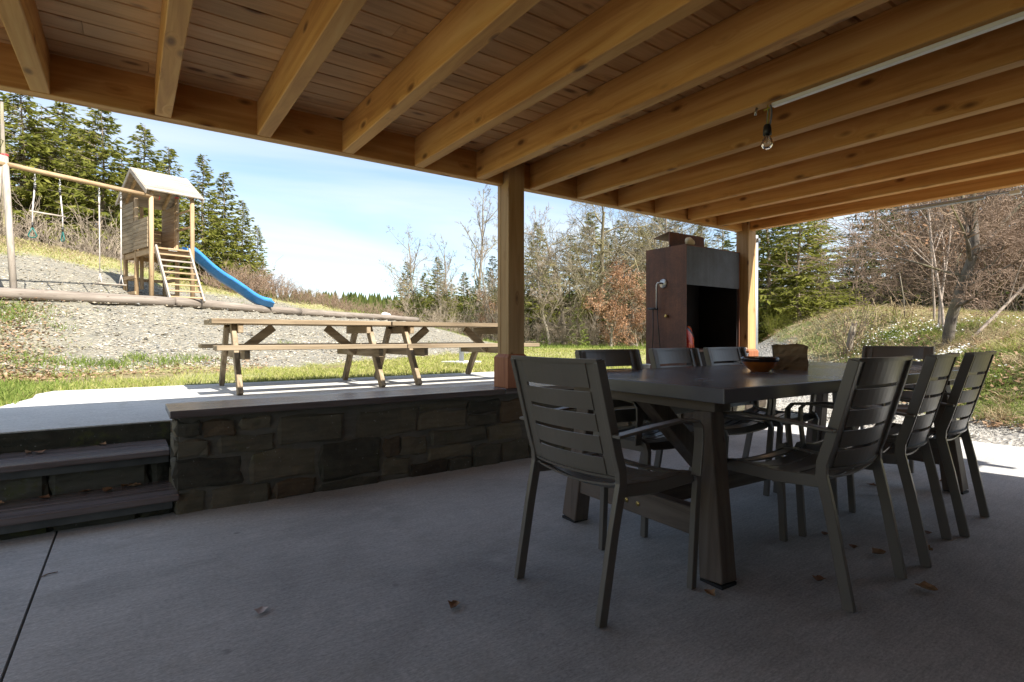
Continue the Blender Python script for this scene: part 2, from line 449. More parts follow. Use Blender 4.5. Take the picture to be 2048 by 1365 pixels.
M['drive'] = m_leafy('pale_gravel', ((0.22, 0.205, 0.18), (0.34, 0.32, 0.28), (0.50, 0.48, 0.44)), 0.85, 0.0, 0.5)
M['bark_spruce'] = m_bark('spruce_bark', (0.15, 0.11, 0.075), (0.30, 0.25, 0.19))
M['bark_grey'] = m_bark('grey_bark', (0.15, 0.125, 0.10), (0.30, 0.26, 0.21), 0.6)
M['bark_dark'] = m_bark('dark_lichen_bark', (0.06, 0.05, 0.042), (0.20, 0.175, 0.145), 0.45)
M['bark_pale'] = m_bark('pale_twig_bark', (0.22, 0.17, 0.12), (0.40, 0.33, 0.26), 0.15)
M['bark_brown'] = m_bark('brown_twig_bark', (0.17, 0.115, 0.08), (0.33, 0.24, 0.18), 0.1)
M['bark_moss'] = m_bark('mossy_twig_bark', (0.12, 0.10, 0.07), (0.26, 0.22, 0.16), 0.45)
M['bark_birch'] = m_bark('pale_stem_bark', (0.24, 0.18, 0.14), (0.48, 0.41, 0.35))

# ------------------------------------------------------------------ terrain
LOG = np.array([(-13.1, 5.4), (-9.50, 10.05), (-7.72, 12.40), (-6.74, 17.2), (-4.40, 25.2)])
LOGU = np.array([-5.88, 0.0, 2.95, 7.85, 16.18])
LOGZ = 1.75
RC = np.array([(4.2, 3, 0), (4.4, 5, 0), (4.4, 6.4, 0), (5.5, 10.2, .08), (3.2, 7, 0), (4.5, 12, .2), (6.2, 18, .33), (4, 20, .38), (8, 26, .38),
               (2, 12, .34), (2, 30, .4), (8, 40, .4), (5.0, 5.3, .05), (4.95, 6.4, .05), (6.1, 10.2, .15), (5.2, 3, .05), (6.2, 5.3, .55), (6.2, 6.8, .6),
               (7.6, 8, .93), (7.7, 9, 1.06), (8.2, 11, 1.2), (8.0, 12, 1.38), (7.85, 12.6, 1.5), (7.86, 14, 1.48), (7.4, 15, 1.12), (6.9, 14.5, .72),
               (7.0, 12.4, .85), (7.2, 16.5, .5), (9.5, 14, 1.45), (10, 10, 1.25), (10, 7, 1.1), (12, 18, 1.0), (9.5, 19, .75), (15, 25, .8), (15, 10, 1.3),
               (20, 20, 1.0), (25, 40, .8), (12, 35, .5), (9, 4, 1.0), (14, 4, 1.1), (30, 10, 1.0), (2, 4, 0), (6, 1, .1), (12, 0, 1.0), (50, 50, 1), (0, 60, .4), (60, 0, 1)], dtype=float)


def _tk(r2):
    return np.where(r2 > 1e-9, 0.5 * r2 * np.log(np.maximum(r2, 1e-9)), 0.0)


def _tps(C):
    n = len(C); P = C[:, :2]
    K = _tk(((P[:, None] - P[None]) ** 2).sum(-1)) + np.eye(n) * 0.02
    A = np.zeros((n + 3, n + 3)); A[:n, :n] = K; A[:n, n] = 1; A[:n, n + 1:] = P; A[n, :n] = 1; A[n + 1:, :n] = P.T
    return np.linalg.solve(A, np.r_[C[:, 2], 0, 0, 0])


_tw = _tps(RC)


def sstep(a, b, x):
    t_ = np.clip((x - a) / (b - a), 0, 1)
    return t_ * t_ * (3 - 2 * t_)


def vnoise(x, y, seed=0):
    def h(i, j):
        n = (i * 374761393 + j * 668265263 + seed * 1442695041) & 0xffffffff
        n = ((n ^ (n >> 13)) * 1274126177) & 0xffffffff
        return ((n ^ (n >> 16)) & 0xffff) / 65535.0
    xi = np.floor(x).astype(np.int64); yi = np.floor(y).astype(np.int64)
    fx = x - xi; fy = y - yi; fx = fx * fx * (3 - 2 * fx); fy = fy * fy * (3 - 2 * fy)
    return (h(xi, yi) * (1 - fx) + h(xi + 1, yi) * fx) * (1 - fy) + (h(xi, yi + 1) * (1 - fx) + h(xi + 1, yi + 1) * fx) * fy


def logsu(lat, d):
    best = np.full(lat.shape, 1e9); s = np.zeros(lat.shape); u = np.zeros(lat.shape)
    for k in range(4):
        a, b_ = LOG[k], LOG[k + 1]; e = b_ - a; L = math.hypot(*e); e = e / L
        px, py = lat - a[0], d - a[1]
        q = px * e[0] + py * e[1]
        qc = np.clip(q, 0 if k else -50, L if k < 3 else L + 60)
        dx, dy = px - qc * e[0], py - qc * e[1]
        dist = np.hypot(dx, dy); sg = np.where(-e[1] * px + e[0] * py > 0, 1.0, -1.0)
        w = dist < best
        best = np.where(w, dist, best); s = np.where(w, sg * dist, s); u = np.where(w, LOGU[k] + qc, u)
    return s, u


def terrain(X, Y):
    X = np.asarray(X, dtype=float); Y = np.asarray(Y, dtype=float)
    lat = X * FY - Y * FX; d = X * FX + Y * FY
    z = np.full(X.shape, 0.40)
    # right-hand side: drive and mound
    P = np.stack([np.clip(lat, -2, 60), np.clip(d, -2, 60)], -1)
    r2 = ((P[..., None, :] - RC[:, :2]) ** 2).sum(-1)
    zr = _tk(r2) @ _tw[:len(RC)] + _tw[-3] + P @ _tw[-2:]
    zr = np.clip(zr, 0.0, 2.2)
    wr = sstep(1.5, 4.0, lat)
    z = z * (1 - wr) + zr * wr
    z += np.where(d > 12, (vnoise(X * 0.15, Y * 0.15, 3) - 0.5) * 0.15, 0)
    z += (vnoise(X * 1.3, Y * 1.3, 5) - 0.5) * 0.06 * wr * sstep(5.0, 6.5, lat) + (vnoise(X * 3.1, Y * 3.1, 6) - 0.5) * 0.05 * wr * sstep(5.2, 6.5, lat)
    # play bank on the left
    s, u = logsu(lat, d)
    e = 1 - sstep(16.0, 21.0, u)
    foot = np.interp(u, [-6, 0, 4, 12, 16], [-3.7, -4.0, -4.5, -5.3, -5.0])
    smax = np.interp(u, [-5, 2.95, 6, 7.85, 12, 16.2], [16, 15, 8, 5, 3.2, 2])
    sc_ = np.minimum(s, smax)
    up = np.interp(sc_, [0, 1.6, 6, 12, 20], [1.66, 1.83, 3.35, 5.1, 6.5]) - np.maximum(0, s - smax) * 0.22
    up += (vnoise(X * 0.5, Y * 0.5, 1) - 0.5) * 0.35 * sstep(2, 5, s)
    tb = np.clip((s - foot) / (-0.12 - foot), 0, 1); tb = tb ** 1.15
    bank = 0.40 + (1.60 - 0.40) * tb + (vnoise(X * 1.7, Y * 1.7, 2) - 0.5) * 0.10 * np.sin(tb * PI)
    zl = np.where(s > -0.12, np.maximum(up, 0.3), bank)
    z = np.where(s > foot, z * (1 - e) + zl * e, z)
    z += (vnoise(X * 4, Y * 4, 9) - 0.5) * 0.025
    # cut away under the patio, steps and terrace
    cut = (X < 6.05) & (X > -9) & (Y < 3.9)
    z = np.where(cut, -0.16, z)
    ter = (X < 6.0) & (X > -0.74) & (Y >= 3.9) & (Y < 6.95)
    z = np.where(ter, np.minimum(z, 0.2), z)
    z = np.where((X >= 6.05) & (X < 6.6) & (Y < 3.9), np.minimum(z, -0.03), z)
    # distant valley and hills
    R_ = np.hypot(X, Y)
    z += sstep(150, 420, R_) * 22 * (0.65 + 0.7 * vnoise(X * 0.006, Y * 0.006, 12)) - sstep(70, 130, R_) * 4.0 * (1 - sstep(130, 300, R_))
    return z


nA, nR = 640, 230
ang0 = math.atan2(FY, FX)
# finer angular steps inside the view, coarser behind
au = np.linspace(-1, 1, nA, endpoint=False)
ang = ang0 + PI * (0.42 * au + 0.58 * au ** 3)
rad = 1.2 * (900 / 1.2) ** np.linspace(0, 1, nR)
A_, R_ = np.meshgrid(ang, rad)
GX, GY = R_ * np.cos(A_), R_ * np.sin(A_)
GZ = terrain(GX, GY)
vi = np.arange(nR * nA).reshape(nR, nA)
q = np.stack([vi[:-1], np.roll(vi, -1, 1)[:-1], np.roll(vi, -1, 1)[1:], vi[1:]], -1).reshape(-1, 4)
ground_m = mesh_np('ground', np.stack([GX, GY, GZ], -1).reshape(-1, 3), q, True)


def masks(X, Y):
    lat = X * FY - Y * FX; d = X * FX + Y * FY
    s, u = logsu(lat, d)
    foot = np.interp(u, [-6, 0, 4, 12, 16], [-3.7, -4.0, -4.5, -5.3, -5.0])
    e = 1 - sstep(15.5, 18.0, u)
    n = vnoise(X * 0.9, Y * 0.9, 21) * 0.6 + vnoise(X * 2.7, Y * 2.7, 22) * 0.4
    smax2 = np.interp(u, [-5, 0, 3, 8, 16], [5.9, 5.7, 5.0, 3.0, 1.6])
    g = sstep(-0.25, 0.25, s - foot - 0.05 - (n - 0.5) * 1.1) * (1 - sstep(-0.5, 0.5, s - smax2 - (n - 0.5) * 1.6)) * e
    edge = sstep(-9.6, -8.4, lat + (n - 0.5) * 1.5 + np.clip(d - 8.2, 0, 9) * -0.62)     # leaf litter at far left of the bank
    g = g * np.where(s < 0, np.clip(1 - sstep(-0.2, 0.5, -(lat / np.maximum(d, 0.1)) - 0.905 + (n - 0.5) * 0.05), 0, 1), 1)
    # drive
    fo = np.interp(d, [0, 3, 5.3, 6.4, 10.2, 17, 24, 40], [5.2, 5.1, 4.95, 4.9, 6.0, 7.6, 8.3, 8.3])
    li = np.interp(d, [0, 6, 8, 12, 18, 24, 40], [0.0, 0.0, 2.5, 4.2, 6.2, 7.6, 8.0])
    dr = sstep(-0.2, 0.2, fo - lat + (n - 0.5) * 0.8) * sstep(-0.3, 0.3, lat - li + (n - 0.5) * 0.8) * (1 - sstep(22, 28, d)) * (lat > 1.0)
    fl = sstep(-1.0, 1.0, s - 6.5) * (u < 9) + sstep(8.5, 11, lat) * (d > 1) + sstep(38, 46, d)
    dry = np.clip(fl, 0, 1)
    # soil strip worn along the foot of the bank, and dry mound
    dirt = sstep(0.35, 0.75, n) * sstep(-2.2, -0.8, s - foot) * (1 - sstep(-0.4, 0.4, s - foot)) * e * 0.9
    mound = sstep(0.2, 1.2, lat - fo) * (d < 30) * (lat > 3) * 0.6
    return np.clip(g, 0, 1), np.clip(dr, 0, 1), dry, np.clip(dirt + mound, 0, 1)


mk = masks(GX.ravel(), GY.ravel())
ca = ground_m.color_attributes.new('mask', 'FLOAT_COLOR', 'POINT')
ca.data.foreach_set('color', np.stack(mk, -1).astype(np.float32).ravel())

m, t, b = newmat('ground_grass_gravel')
co = nd(t, 'ShaderNodeTexCoord').outputs['Object']
at = nd(t, 'ShaderNodeAttribute', attribute_name='mask')
sp_ = nd(t, 'ShaderNodeSeparateColor', {0: at.outputs['Color']})
n1 = nd(t, 'ShaderNodeTexNoise', {'Vector': co, 'Scale': 0.55, 'Detail': 8.0, 'Roughness': 0.65}).outputs[0]
n2 = nd(t, 'ShaderNodeTexNoise', {'Vector': co, 'Scale': 4.5, 'Detail': 8.0, 'Roughness': 0.7}).outputs[0]
n3 = nd(t, 'ShaderNodeTexNoise', {'Vector': co, 'Scale': 30.0, 'Detail': 4.0, 'Roughness': 0.7}).outputs[0]
gc = ramp(t, mth(t, 'ADD', mth(t, 'MULTIPLY', n1, 0.55), mth(t, 'MULTIPLY', n2, 0.45)),
          [(0.33, (0.16, 0.195, 0.042)), (0.44, (0.26, 0.27, 0.085)), (0.54, (0.35, 0.325, 0.15)), (0.68, (0.38, 0.32, 0.21))])
gc = mixc(t, 0.6, gc, ramp(t, n3, [(0.3, 0.55), (0.7, 1.25)]), 'MULTIPLY')
dryc = ramp(t, n2, [(0.3, (0.085, 0.06, 0.035)), (0.5, (0.20, 0.145, 0.085)), (0.68, (0.33, 0.25, 0.15))])
gc = mixc(t, mth(t, 'MULTIPLY', at.outputs['Alpha'], 0.8), gc, dryc)
gc = mixc(t, sp_.outputs[2], gc, mixc(t, 0.4, dryc, (0.07, 0.055, 0.03)))
vo = nd(t, 'ShaderNodeTexVoronoi', {'Vector': nd(t, 'ShaderNodeMapping', {'Vector': co, 'Scale': (1, 1, 1.8)}).outputs[0], 'Scale': 17.0})
vo2 = nd(t, 'ShaderNodeTexVoronoi', {'Vector': co, 'Scale': 48.0})
vc = nd(t, 'ShaderNodeSeparateColor', {0: vo.outputs['Color']}).outputs[0]
vc2 = nd(t, 'ShaderNodeSeparateColor', {0: vo2.outputs['Color']}).outputs[0]
grav = ramp(t, mth(t, 'ADD', mth(t, 'MULTIPLY', vc, 0.5), mth(t, 'MULTIPLY', vc2, 0.5)), [(0.1, (0.12, 0.118, 0.108)), (0.45, (0.21, 0.20, 0.17)), (0.7, (0.28, 0.245, 0.18)), (0.95, (0.40, 0.375, 0.33))])
grav = mixc(t, ramp(t, n2, [(0.40, 0.0), (0.62, 0.65)]), grav, (0.26, 0.235, 0.18))
drv = ramp(t, vc2, [(0.0, (0.20, 0.185, 0.165)), (0.5, (0.33, 0.31, 0.275)), (1.0, (0.48, 0.46, 0.42))])
drv = mixc(t, ramp(t, n1, [(0.45, 0.0), (0.7, 0.5)]), drv, (0.28, 0.225, 0.155))
c = mixc(t, sp_.outputs[0], gc, grav)
c = mixc(t, sp_.outputs[1], c, drv)
# the far wooded hills
geo = nd(t, 'ShaderNodeVectorMath', {0: co}, operation='LENGTH')
far = ramp(t, mth(t, 'DIVIDE', geo.outputs['Value'], 300.0), [(0.30, 0.0), (0.45, 1.0)])
c = mixc(t, far, c, (0.035, 0.055, 0.025))
t.links.new(c, b.inputs['Base Color']); b.inputs['Roughness'].default_value = 0.95; b.inputs['Specular IOR Level'].default_value = 0.1
hb = mth(t, 'ADD', mth(t, 'ADD', mth(t, 'MULTIPLY', vo.outputs['Distance'], 0.8), mth(t, 'MULTIPLY', n2, 0.6)), mth(t, 'MULTIPLY', n3, 0.5))
bump(t, b, hb, 0.9, 0.05)
ground_m.materials.append(m)
ground = link(bpy.data.objects.new('ground', ground_m)); tag(ground, kind='structure')


def gz(x, y):
    return float(terrain(np.array([x]), np.array([y]))[0])


def G(lat, d, dz=0.0):
    p = W(lat, d); p.z = gz(p.x, p.y) + dz
    return p


def px(x, y, z):
    """photo pixel of something known to stand at height z -> plan (lat, d)"""
    d = (CAMZ - z) * FPX / (y - HOR)
    return (x - 1024) / FPX * d, d


# ------------------------------------------------------------------ patio floor, terrace
fl = empty('floor'); tag(fl, kind='structure')
MB().bb(-0.291, 6.28, -1.0, 3.46, -0.15, 0).build('slab', M['floor'], fl)
MB().bb(-8.0, -0.300, -1.0, 3.46, -0.15, 0).build('slab', M['floor'], fl)
MB().bb(-0.6, 0.1, -1.0, 3.44, -0.2, -0.035).build('joint_filler', M['rubber'], fl)
te = MB()
outl = [(-0.95, 4.12), (6.0, 4.12), (6.0, 7.0), (-0.62, 7.0), (-0.72, 6.7), (-0.70, 6.3), (-0.80, 5.8), (-0.84, 5.2)]
nO = len(outl)
te.add([(x, y, 0.415) for x, y in outl] + [(x, y, 0.26) for x, y in outl],
       [tuple(range(nO))] + [(i, i + nO, (i + 1) % nO + nO, (i + 1) % nO) for i in range(nO)])
terr = te.build('terrace', M['terrace']); tag(terr, kind='structure')
o = MB().bb(0.5, 5.99, 3.76, 4.12, 0.05, 0.411).build('terrace_fill', M['terrace']); tag(o, kind='structure')
# house wall behind the camera: it closes the covered patio
o = MB().bb(-2.5, 5.35, -1.30, -1.0, -0.2, 2.75).build('wall', M['plaster']); tag(o, kind='structure')

# ------------------------------------------------------------------ timber porch: posts, beam, joists, boards
porch = empty('timber_porch', (2.4, 3.46, 0), 0, 'open pine roof of joists and boards on two square posts over the patio', 'porch')


def pb(mb, name, mat, parent=porch, **k):
    """build with world coordinates under a parent that stands elsewhere"""
    o = mb.build(name, mat, parent, **k)
    o.matrix_parent_inverse = Matrix.Translation(-parent.location) if parent.parent is None else Matrix()
    return o


ZB, ZT = 2.13, 2.33
for x0, x1 in ((-2.3, 2.36), (2.51, 5.59)):
    pb(MB().bb(x0, x1, 3.462, 3.54, ZB, ZT + 0.03), 'perimeter_beam', wood('pine', 'x'), bevel=0.004)
pb(MB().bb(2.36, 2.51, 3.50, 3.54, ZB + 0.001, ZT + 0.03), 'perimeter_beam', wood('pine', 'x'))
for k in range(-3, 13):
    x0 = -0.387 + 0.5 * k
    y1 = 3.46 if k < 12 else 3.388
    pb(MB().bb(x0, x0 + 0.075, -1.0, y1, ZB + 0.002, ZT), 'joist', wood('pine', 'y'), bevel=0.004)
y = 3.555
while y > -0.98:
    wv = 0.131
    sh = rnd.uniform(-1.6, 1.6)
    for a, b_ in ((-2.29, 1.2 + sh), (1.202 + sh, 5.78)):
        # tongue-and-groove board: chamfered lower edges leave a V joint
        yy0, yy1 = y - wv + 0.0012, y - 0.0012
        prof = [(yy0, ZT + 0.009), (yy0 + 0.005, ZT + 0.001), (yy1 - 0.005, ZT + 0.001), (yy1, ZT + 0.009), (yy1, ZT + 0.024), (yy0, ZT + 0.024)]
        mb = MB(); mb.add([(a, p, q_) for p, q_ in prof] + [(b_, p, q_) for p, q_ in prof],
                          [tuple(range(6)), tuple(range(11, 5, -1))] + [(i, i + 6, (i + 1) % 6 + 6, (i + 1) % 6) for i in range(6)])
        pb(mb, 'ceiling_board', wood('ceil', 'x'))
    y -= wv
pb(MB().bb(-2.3, 5.80, -1.0, 3.60, ZT + 0.025, ZT + 0.075), 'roof_deck', wood('ceil', 'x'))
for X0 in (2.36, 5.59):
    po = pb(MB().bb(X0, X0 + 0.15, 3.39, 3.498 if X0 < 3 else 3.54, 0.80, ZT if X0 < 3 else ZB + 0.15), 'post', wood('post', 'z'), bevel=0.004)
    c0, c1, a0, a1 = X0 - 0.022, X0 + 0.172, 3.368, 3.562
    mb = MB(); ch = 0.03
    mb.add([(c0, a0, .56), (c1, a0, .56), (c1, a1, .56), (c0, a1, .56), (c0, a0, .795), (c1, a0, .795), (c1, a1, .795), (c0, a1, .795),
            (c0 + ch, a0 + ch, .828), (c1 - ch, a0 + ch, .828), (c1 - ch, a1 - ch, .828), (c0 + ch, a1 - ch, .828)],
           [(3, 2, 1, 0)] + [(i, (i + 1) % 4, (i + 1) % 4 + 4, i + 4) for i in range(4)] + [(i + 4, (i + 1) % 4 + 4, (i + 1) % 4 + 8, i + 8) for i in range(4)] + [(8, 9, 10, 11)])
    pb(mb, 'plinth', wood('plinth', 'z'), po, bevel=0.003)
    if X0 < 3:
        pb(MB().bb(X0, X0 + 0.15, 3.50, 3.54, 0.80, ZB), 'post_cheek', wood('post', 'z'), po)

# electrical bits under the roof
o = MB().bb(2.648, 2.678, -0.98, 1.485, ZB - 0.018, ZB + 0.001).build('cable_trunking', M['white'], bevel=0.002)
tag(o, 'long white plastic cable trunking under the joist leading to the bare bulb', 'trunking')
bl = empty('bare_bulb', (2.655, 1.51, ZB), 0, 'clear bare light bulb in black socket hanging from a joist', 'light bulb')
loop = [Vector((0.02 + 0.062 * math.sin(a) * 0.75, 0.062 * math.sin(a) * 0.6, -0.052 + 0.05 * math.cos(a))) for a in np.linspace(0.3, 2 * PI - 0.2, 22)]
MB().tube(loop, 0.0045, 6).build('cable_loop', M['greycable'], bl, True)
MB().tube([(0, 0, 0.0), (0.004, -0.004, -0.05), (0, 0, -0.105)], 0.002, 6).build('wire', M['yellow'], bl, True)
MB().tube([(0.0, -0.05, -0.003), (0.012, -0.02, -0.012), (0.002, 0.02, -0.02)], 0.003, 6).build('wire', M['yellow'], bl, True)
MB().tube([(-0.01, 0.05, 0.0), (-0.012, 0.055, -0.02), (-0.008, 0.06, -0.035)], 0.006, 8).build('hook', M['steel'], bl, True)
MB().lathe([(0.004, -0.096), (0.013, -0.099), (0.018, -0.108), (0.02, -0.125), (0.0205, -0.152), (0.017, -0.153)], 20).build('socket', M['black'], bl, True)
g_ = [(0.014, -0.150), (0.0145, -0.156), (0.019, -0.168), (0.026, -0.182), (0.029, -0.194), (0.0275, -0.206), (0.021, -0.217), (0.010, -0.2225), (0.0005, -0.2235)]
MB().lathe(g_ + [(max(r - 0.0012, 0.0003), z + (0.0012 if i > 4 else 0.0)) for i, (r, z) in reversed(list(enumerate(g_)))], 28).build('glass', M['glass'], bl, True)
MB().lathe([(0.003, -0.15), (0.004, -0.165), (0.0015, -0.18), (0.0012, -0.192)], 10).tube([(-0.009, 0, -0.192), (0, 0, -0.188), (0.009, 0, -0.192)], 0.0008, 5).build('filament', M['steel'], bl, True)
bt = empty('batten_lamp', (5.73, 1.5, ZB - 0.05), 0, 'narrow grey batten lamp fixed under the outer end joist', 'lamp')
MB().tube([(0, -2.0, 0.028), (0, 0.55, 0.028)], 0.009, 8).build('conduit', M['galv'], bt, True)
MB().bb(-0.022, 0.022, -0.1, 0.42, 0.0, 0.026).build('housing', M['galv'], bt, bevel=0.006)
MB().bb(-0.02, 0.02, -0.32, -0.255, 0.0, 0.03).build('bracket', M['white'], bt, bevel=0.003)
dp = empty('downpipe', (5.80, 3.44, 0.30), 0, 'grey rainwater downpipe beside the far roof post', 'downpipe')
MB().tube([(0, 0, -0.25), (0, 0, 1.80)], 0.036, 14).build('pipe', M['galv'], dp, True)
for z in (0.45, 1.75):
    MB().tube([(0, 0, z - 0.015), (0, 0, z + 0.015)], 0.041, 14).bb(-0.02, 0.02, -0.055, -0.036, z - 0.012, z + 0.012).build('clamp', M['steel'], dp)

# ------------------------------------------------------------------ stone bench wall
bw = empty('stone_bench_wall', (2.8, 3.57, 0), 0, 'low dark stone wall topped with brown bench boards along the patio edge', 'bench wall')
pb(MB().bb(0.215, 6.0, 3.400, 3.76, -0.1, 0.515), 'mortar_core', M['mortar'], bw)
STN = [(0.2, 0.31, 0.41, 0.49), (0.32, 0.48, 0.4, 0.49), (0.51, 0.67, 0.42, 0.49), (0.71, 1.09, 0.31, 0.48), (1.18, 1.6, 0.3, 0.47), (1.61, 1.99, 0.31, 0.43), (2.0, 2.28, 0.39, 0.48), (2.0, 2.25, 0.30, 0.38),
       (1.62, 1.99, 0.44, 0.49), (2.29, 2.5, 0.3, 0.47), (0.2, 0.35, 0.30, 0.39), (0.4, 0.69, 0.295, 0.39), (1.7, 2.16, 0.19, 0.29), (2.17, 2.48, 0.17, 0.29), (1.36, 1.47, 0.155, 0.28), (1.48, 1.67, 0.15, 0.27),
       (1.68, 2.04, 0.095, 0.18), (0.19, 0.52, 0.125, 0.285), (0.56, 0.93, 0.115, 0.285), (0.95, 1.34, 0.06, 0.295), (1.35, 1.54, 0.03, 0.14), (1.55, 1.84, -0.02, 0.085), (1.85, 2.03, -0.01, 0.085), (2.05, 2.28, -0.01, 0.155),
       (2.3, 2.55, 0.0, 0.155), (0.2, 0.33, -0.01, 0.115), (0.355, 0.66, -0.02, 0.11), (0.69, 0.92, 0.0, 0.10), (0.95, 1.33, -0.02, 0.045)]
zc = [(-0.02, 0.12), (0.135, 0.27), (0.285, 0.38), (0.395, 0.49)]
for za, zb_ in zc:
    x = 2.58 + rnd.uniform(-0.05, 0.05)
    while x < 5.93:
        w = rnd.uniform(0.16, 0.46)
        if x + w > 5.85:
            w = 5.985 - x
        STN.append((x, x + w - 0.018, za + rnd.uniform(0, 0.012), zb_ + rnd.uniform(-0.012, 0.004))); x += w


def stone_block(x0, x1, z0, z1, yf, depth, rg, axis='y'):
    """rough block: a 5x4 pillow face with wobbling outline"""
    nx, nz = 6, 5
    vs = []; fs = []
    wob = 0.015
    ph = [rg.uniform(0, 6.28) for _ in range(4)]
    tiltx, tiltz = rg.uniform(-0.014, 0.014), rg.uniform(-0.010, 0.010)
    proud = rg.uniform(0.010, 0.024)
    for j in range(nz):
        for i in range(nx):
            a, c_ = (0, .045, .35, .66, .955, 1)[i], (0, .07, .5, .93, 1)[j]
            x = x0 + (x1 - x0) * a; z = z0 + (z1 - z0) * c_
            ex = min(a, 1 - a) * (x1 - x0); ez = min(c_, 1 - c_) * (z1 - z0)
            edge = min(1.0, min(ex, ez) / 0.008)
            if i in (0, nx - 1):
                x += wob * math.sin(ph[0] + c_ * 5) * 0.8 + (0.012 if i == 0 else -0.012) * (1 if j in (0, nz - 1) else 0)
            if j in (0, nz - 1):
                z += wob * math.sin(ph[1] + a * 6) * 0.7
            yo = -(proud * (0.15 + 0.85 * edge) + rg.uniform(-0.006, 0.006) * edge + tiltx * (a - 0.5) + tiltz * (c_ - 0.5))
            vs.append((x, yf + yo, z))
    for j in range(nz - 1):
        for i in range(nx - 1):
            o_ = j * nx + i
            fs.append((o_, o_ + 1, o_ + 1 + nx, o_ + nx))
    ring = [i for i in range(nx)] + [nx - 1 + nx * j for j in range(1, nz)] + [nx * (nz - 1) + i for i in range(nx - 2, -1, -1)] + [nx * j for j in range(nz - 2, 0, -1)]
    bI = len(vs)
    for k in ring:
        vs.append((vs[k][0], yf + depth, vs[k][2]))
    for k in range(len(ring)):
        fs.append((ring[k], bI + k, bI + (k + 1) % len(ring), ring[(k + 1) % len(ring)]))
    return vs, fs


for s_ in STN:
    vs, fs = stone_block(s_[0], s_[1], s_[2], s_[3], 3.40, 0.08, rnd)
    pb(MB().add(vs, fs), 'stone', M['stone' if rnd.random() < 0.72 else 'stone_brown'], bw, smooth=False)
for (y0, y1, z0, z1) in ((3.40, 3.58, -0.02, 0.12), (3.60, 3.75, -0.02, 0.2), (3.41, 3.55, 0.135, 0.29), (3.57, 3.75, 0.215, 0.36), (3.41, 3.62, 0.305, 0.40), (3.41, 3.52, 0.41, 0.49), (3.53, 3.75, 0.41, 0.495), (3.64, 3.75, 0.37, 0.40)):
    vs, fs = stone_block(-y1, -y0, z0, z1, 0.0, 0.05, rnd)
    pb(MB().add([(0.208 + v[1], -v[0], v[2]) for v in vs], fs), 'stone', M['stone'], bw)
for i, (y0, y1) in enumerate(((3.345, 3.485), (3.491, 3.632), (3.638, 3.778))):
    for a, b_ in ((0.168, 2.30), (2.304, 4.50)):
        pb(MB().bb(a, b_, y0, y1, 0.520 + 0.001 * i, 0.560 - 0.001 * i), 'bench_board', wood('bench', 'x'), bw, bevel=0.004)
pb(MB().bb(4.503, 6.02, 3.37, 3.77, 0.516, 0.560), 'cap_slab', M['mortar'], bw, bevel=0.006)

# ------------------------------------------------------------------ steps
st = empty('patio_steps', (-1.0, 3.7, 0), 0, 'two brown plank steps with stone risers up to the terrace', 'steps')
for (yf, yb, z) in ((3.355, 3.735, 0.115), (3.68, 4.10, 0.300)):
    mid = yf + (yb - yf) * 0.47
    for i, (a, b_) in enumerate(((yf, mid - 0.004), (mid + 0.004, yb))):
        pb(MB().bb(-2.6, 0.185 if z > 0.2 else 0.21, a, b_, z - 0.032, z), 'tread_board', wood('bench', 'x'), st, bevel=0.004)
    pb(MB().bb(-2.6, 0.18, yf + 0.035, yf + 0.075, z - 0.075, z - 0.034), 'bearer', M['bearer'], st)
for yf, z0, z1 in ((3.44, -0.02, 0.078), (3.765, 0.08, 0.262)):
    pb(MB().bb(-2.6, 0.20, yf + 0.02, yf + 0.3, -0.1 if z0 < 0 else 0.05, z1), 'riser_core', M['mossy'], st)
    x = -2.5
    while x < 0.1:
        w = min(rnd.uniform(0.2, 0.45), 0.19 - x)
        vs, fs = stone_block(x, x + w - 0.015, z0 + 0.003, z1 - 0.004, yf + 0.012, 0.05, rnd)
        pb(MB().add(vs, fs), 'riser_stone', M['mossy'], st); x += w
pb(MB().bb(-2.6, 0.21, 4.105, 4.20, 0.2, 0.408), 'terrace_riser', M['mossy'], st)

# ------------------------------------------------------------------ dining table
tb = empty('dining_table', (3.02, 1.63, 0), -0.046, 'large dark grey dining table with splayed timber trestle legs', 'table')
TL, TW, TZ = 2.48, 1.06, 0.762
MB().bb(-TL / 2, TL / 2, -TW / 2, TW / 2, TZ - 0.056, TZ).build('table_top', M['tabletop'], tb, bevel=0.004, seg=2)
for sx in (-1, 1):
    xe = sx * (TL / 2 - 0.13)
    MB().bb(xe - 0.05, xe + 0.05, -0.43, 0.43, TZ - 0.104, TZ - 0.058).build('cross_rail', wood('teak', 'y'), tb, bevel=0.003)
    for sy in (-1, 1):
        lg = MB().beam((xe, sy * 0.36, TZ - 0.106), (xe + sx * 0.035, sy * 0.435, 0.012), 0.088, 0.075, up=(1, 0, 0), w1=0.105, h1=0.092).build('leg', wood('teak', 'z'), tb, bevel=0.004)
        MB().box((xe + sx * 0.036, sy * 0.4365, 0.006), (0.088, 0.10, 0.012)).build('foot_pad', M['rubber'], lg)
    sr = MB().bb(xe + sx * 0.028 - 0.03, xe + sx * 0.028 + 0.03, -0.38, 0.38, 0.155, 0.265).build('end_stretcher', wood('teak', 'y'), tb, bevel=0.004)
    for yy in (-0.035, 0.035):
        MB().tube([(xe + sx * 0.055, yy, 0.205), (xe + sx * 0.0615, yy, 0.205)], 0.011, 12).build('bolt', M['brass'], sr, True)
    MB().beam((xe + sx * -0.02, 0, TZ - 0.075), (xe - sx * 0.50, 0, 0.245), 0.075, 0.09, up=(0, 1, 0)).build('brace', wood('teak', 'z'), tb, bevel=0.003)
MB().bb(-TL / 2 + 0.14, TL / 2 - 0.14, -0.045, 0.045, 0.175, 0.245).build('long_stretcher', wood('teak', 'x'), tb, bevel=0.004)

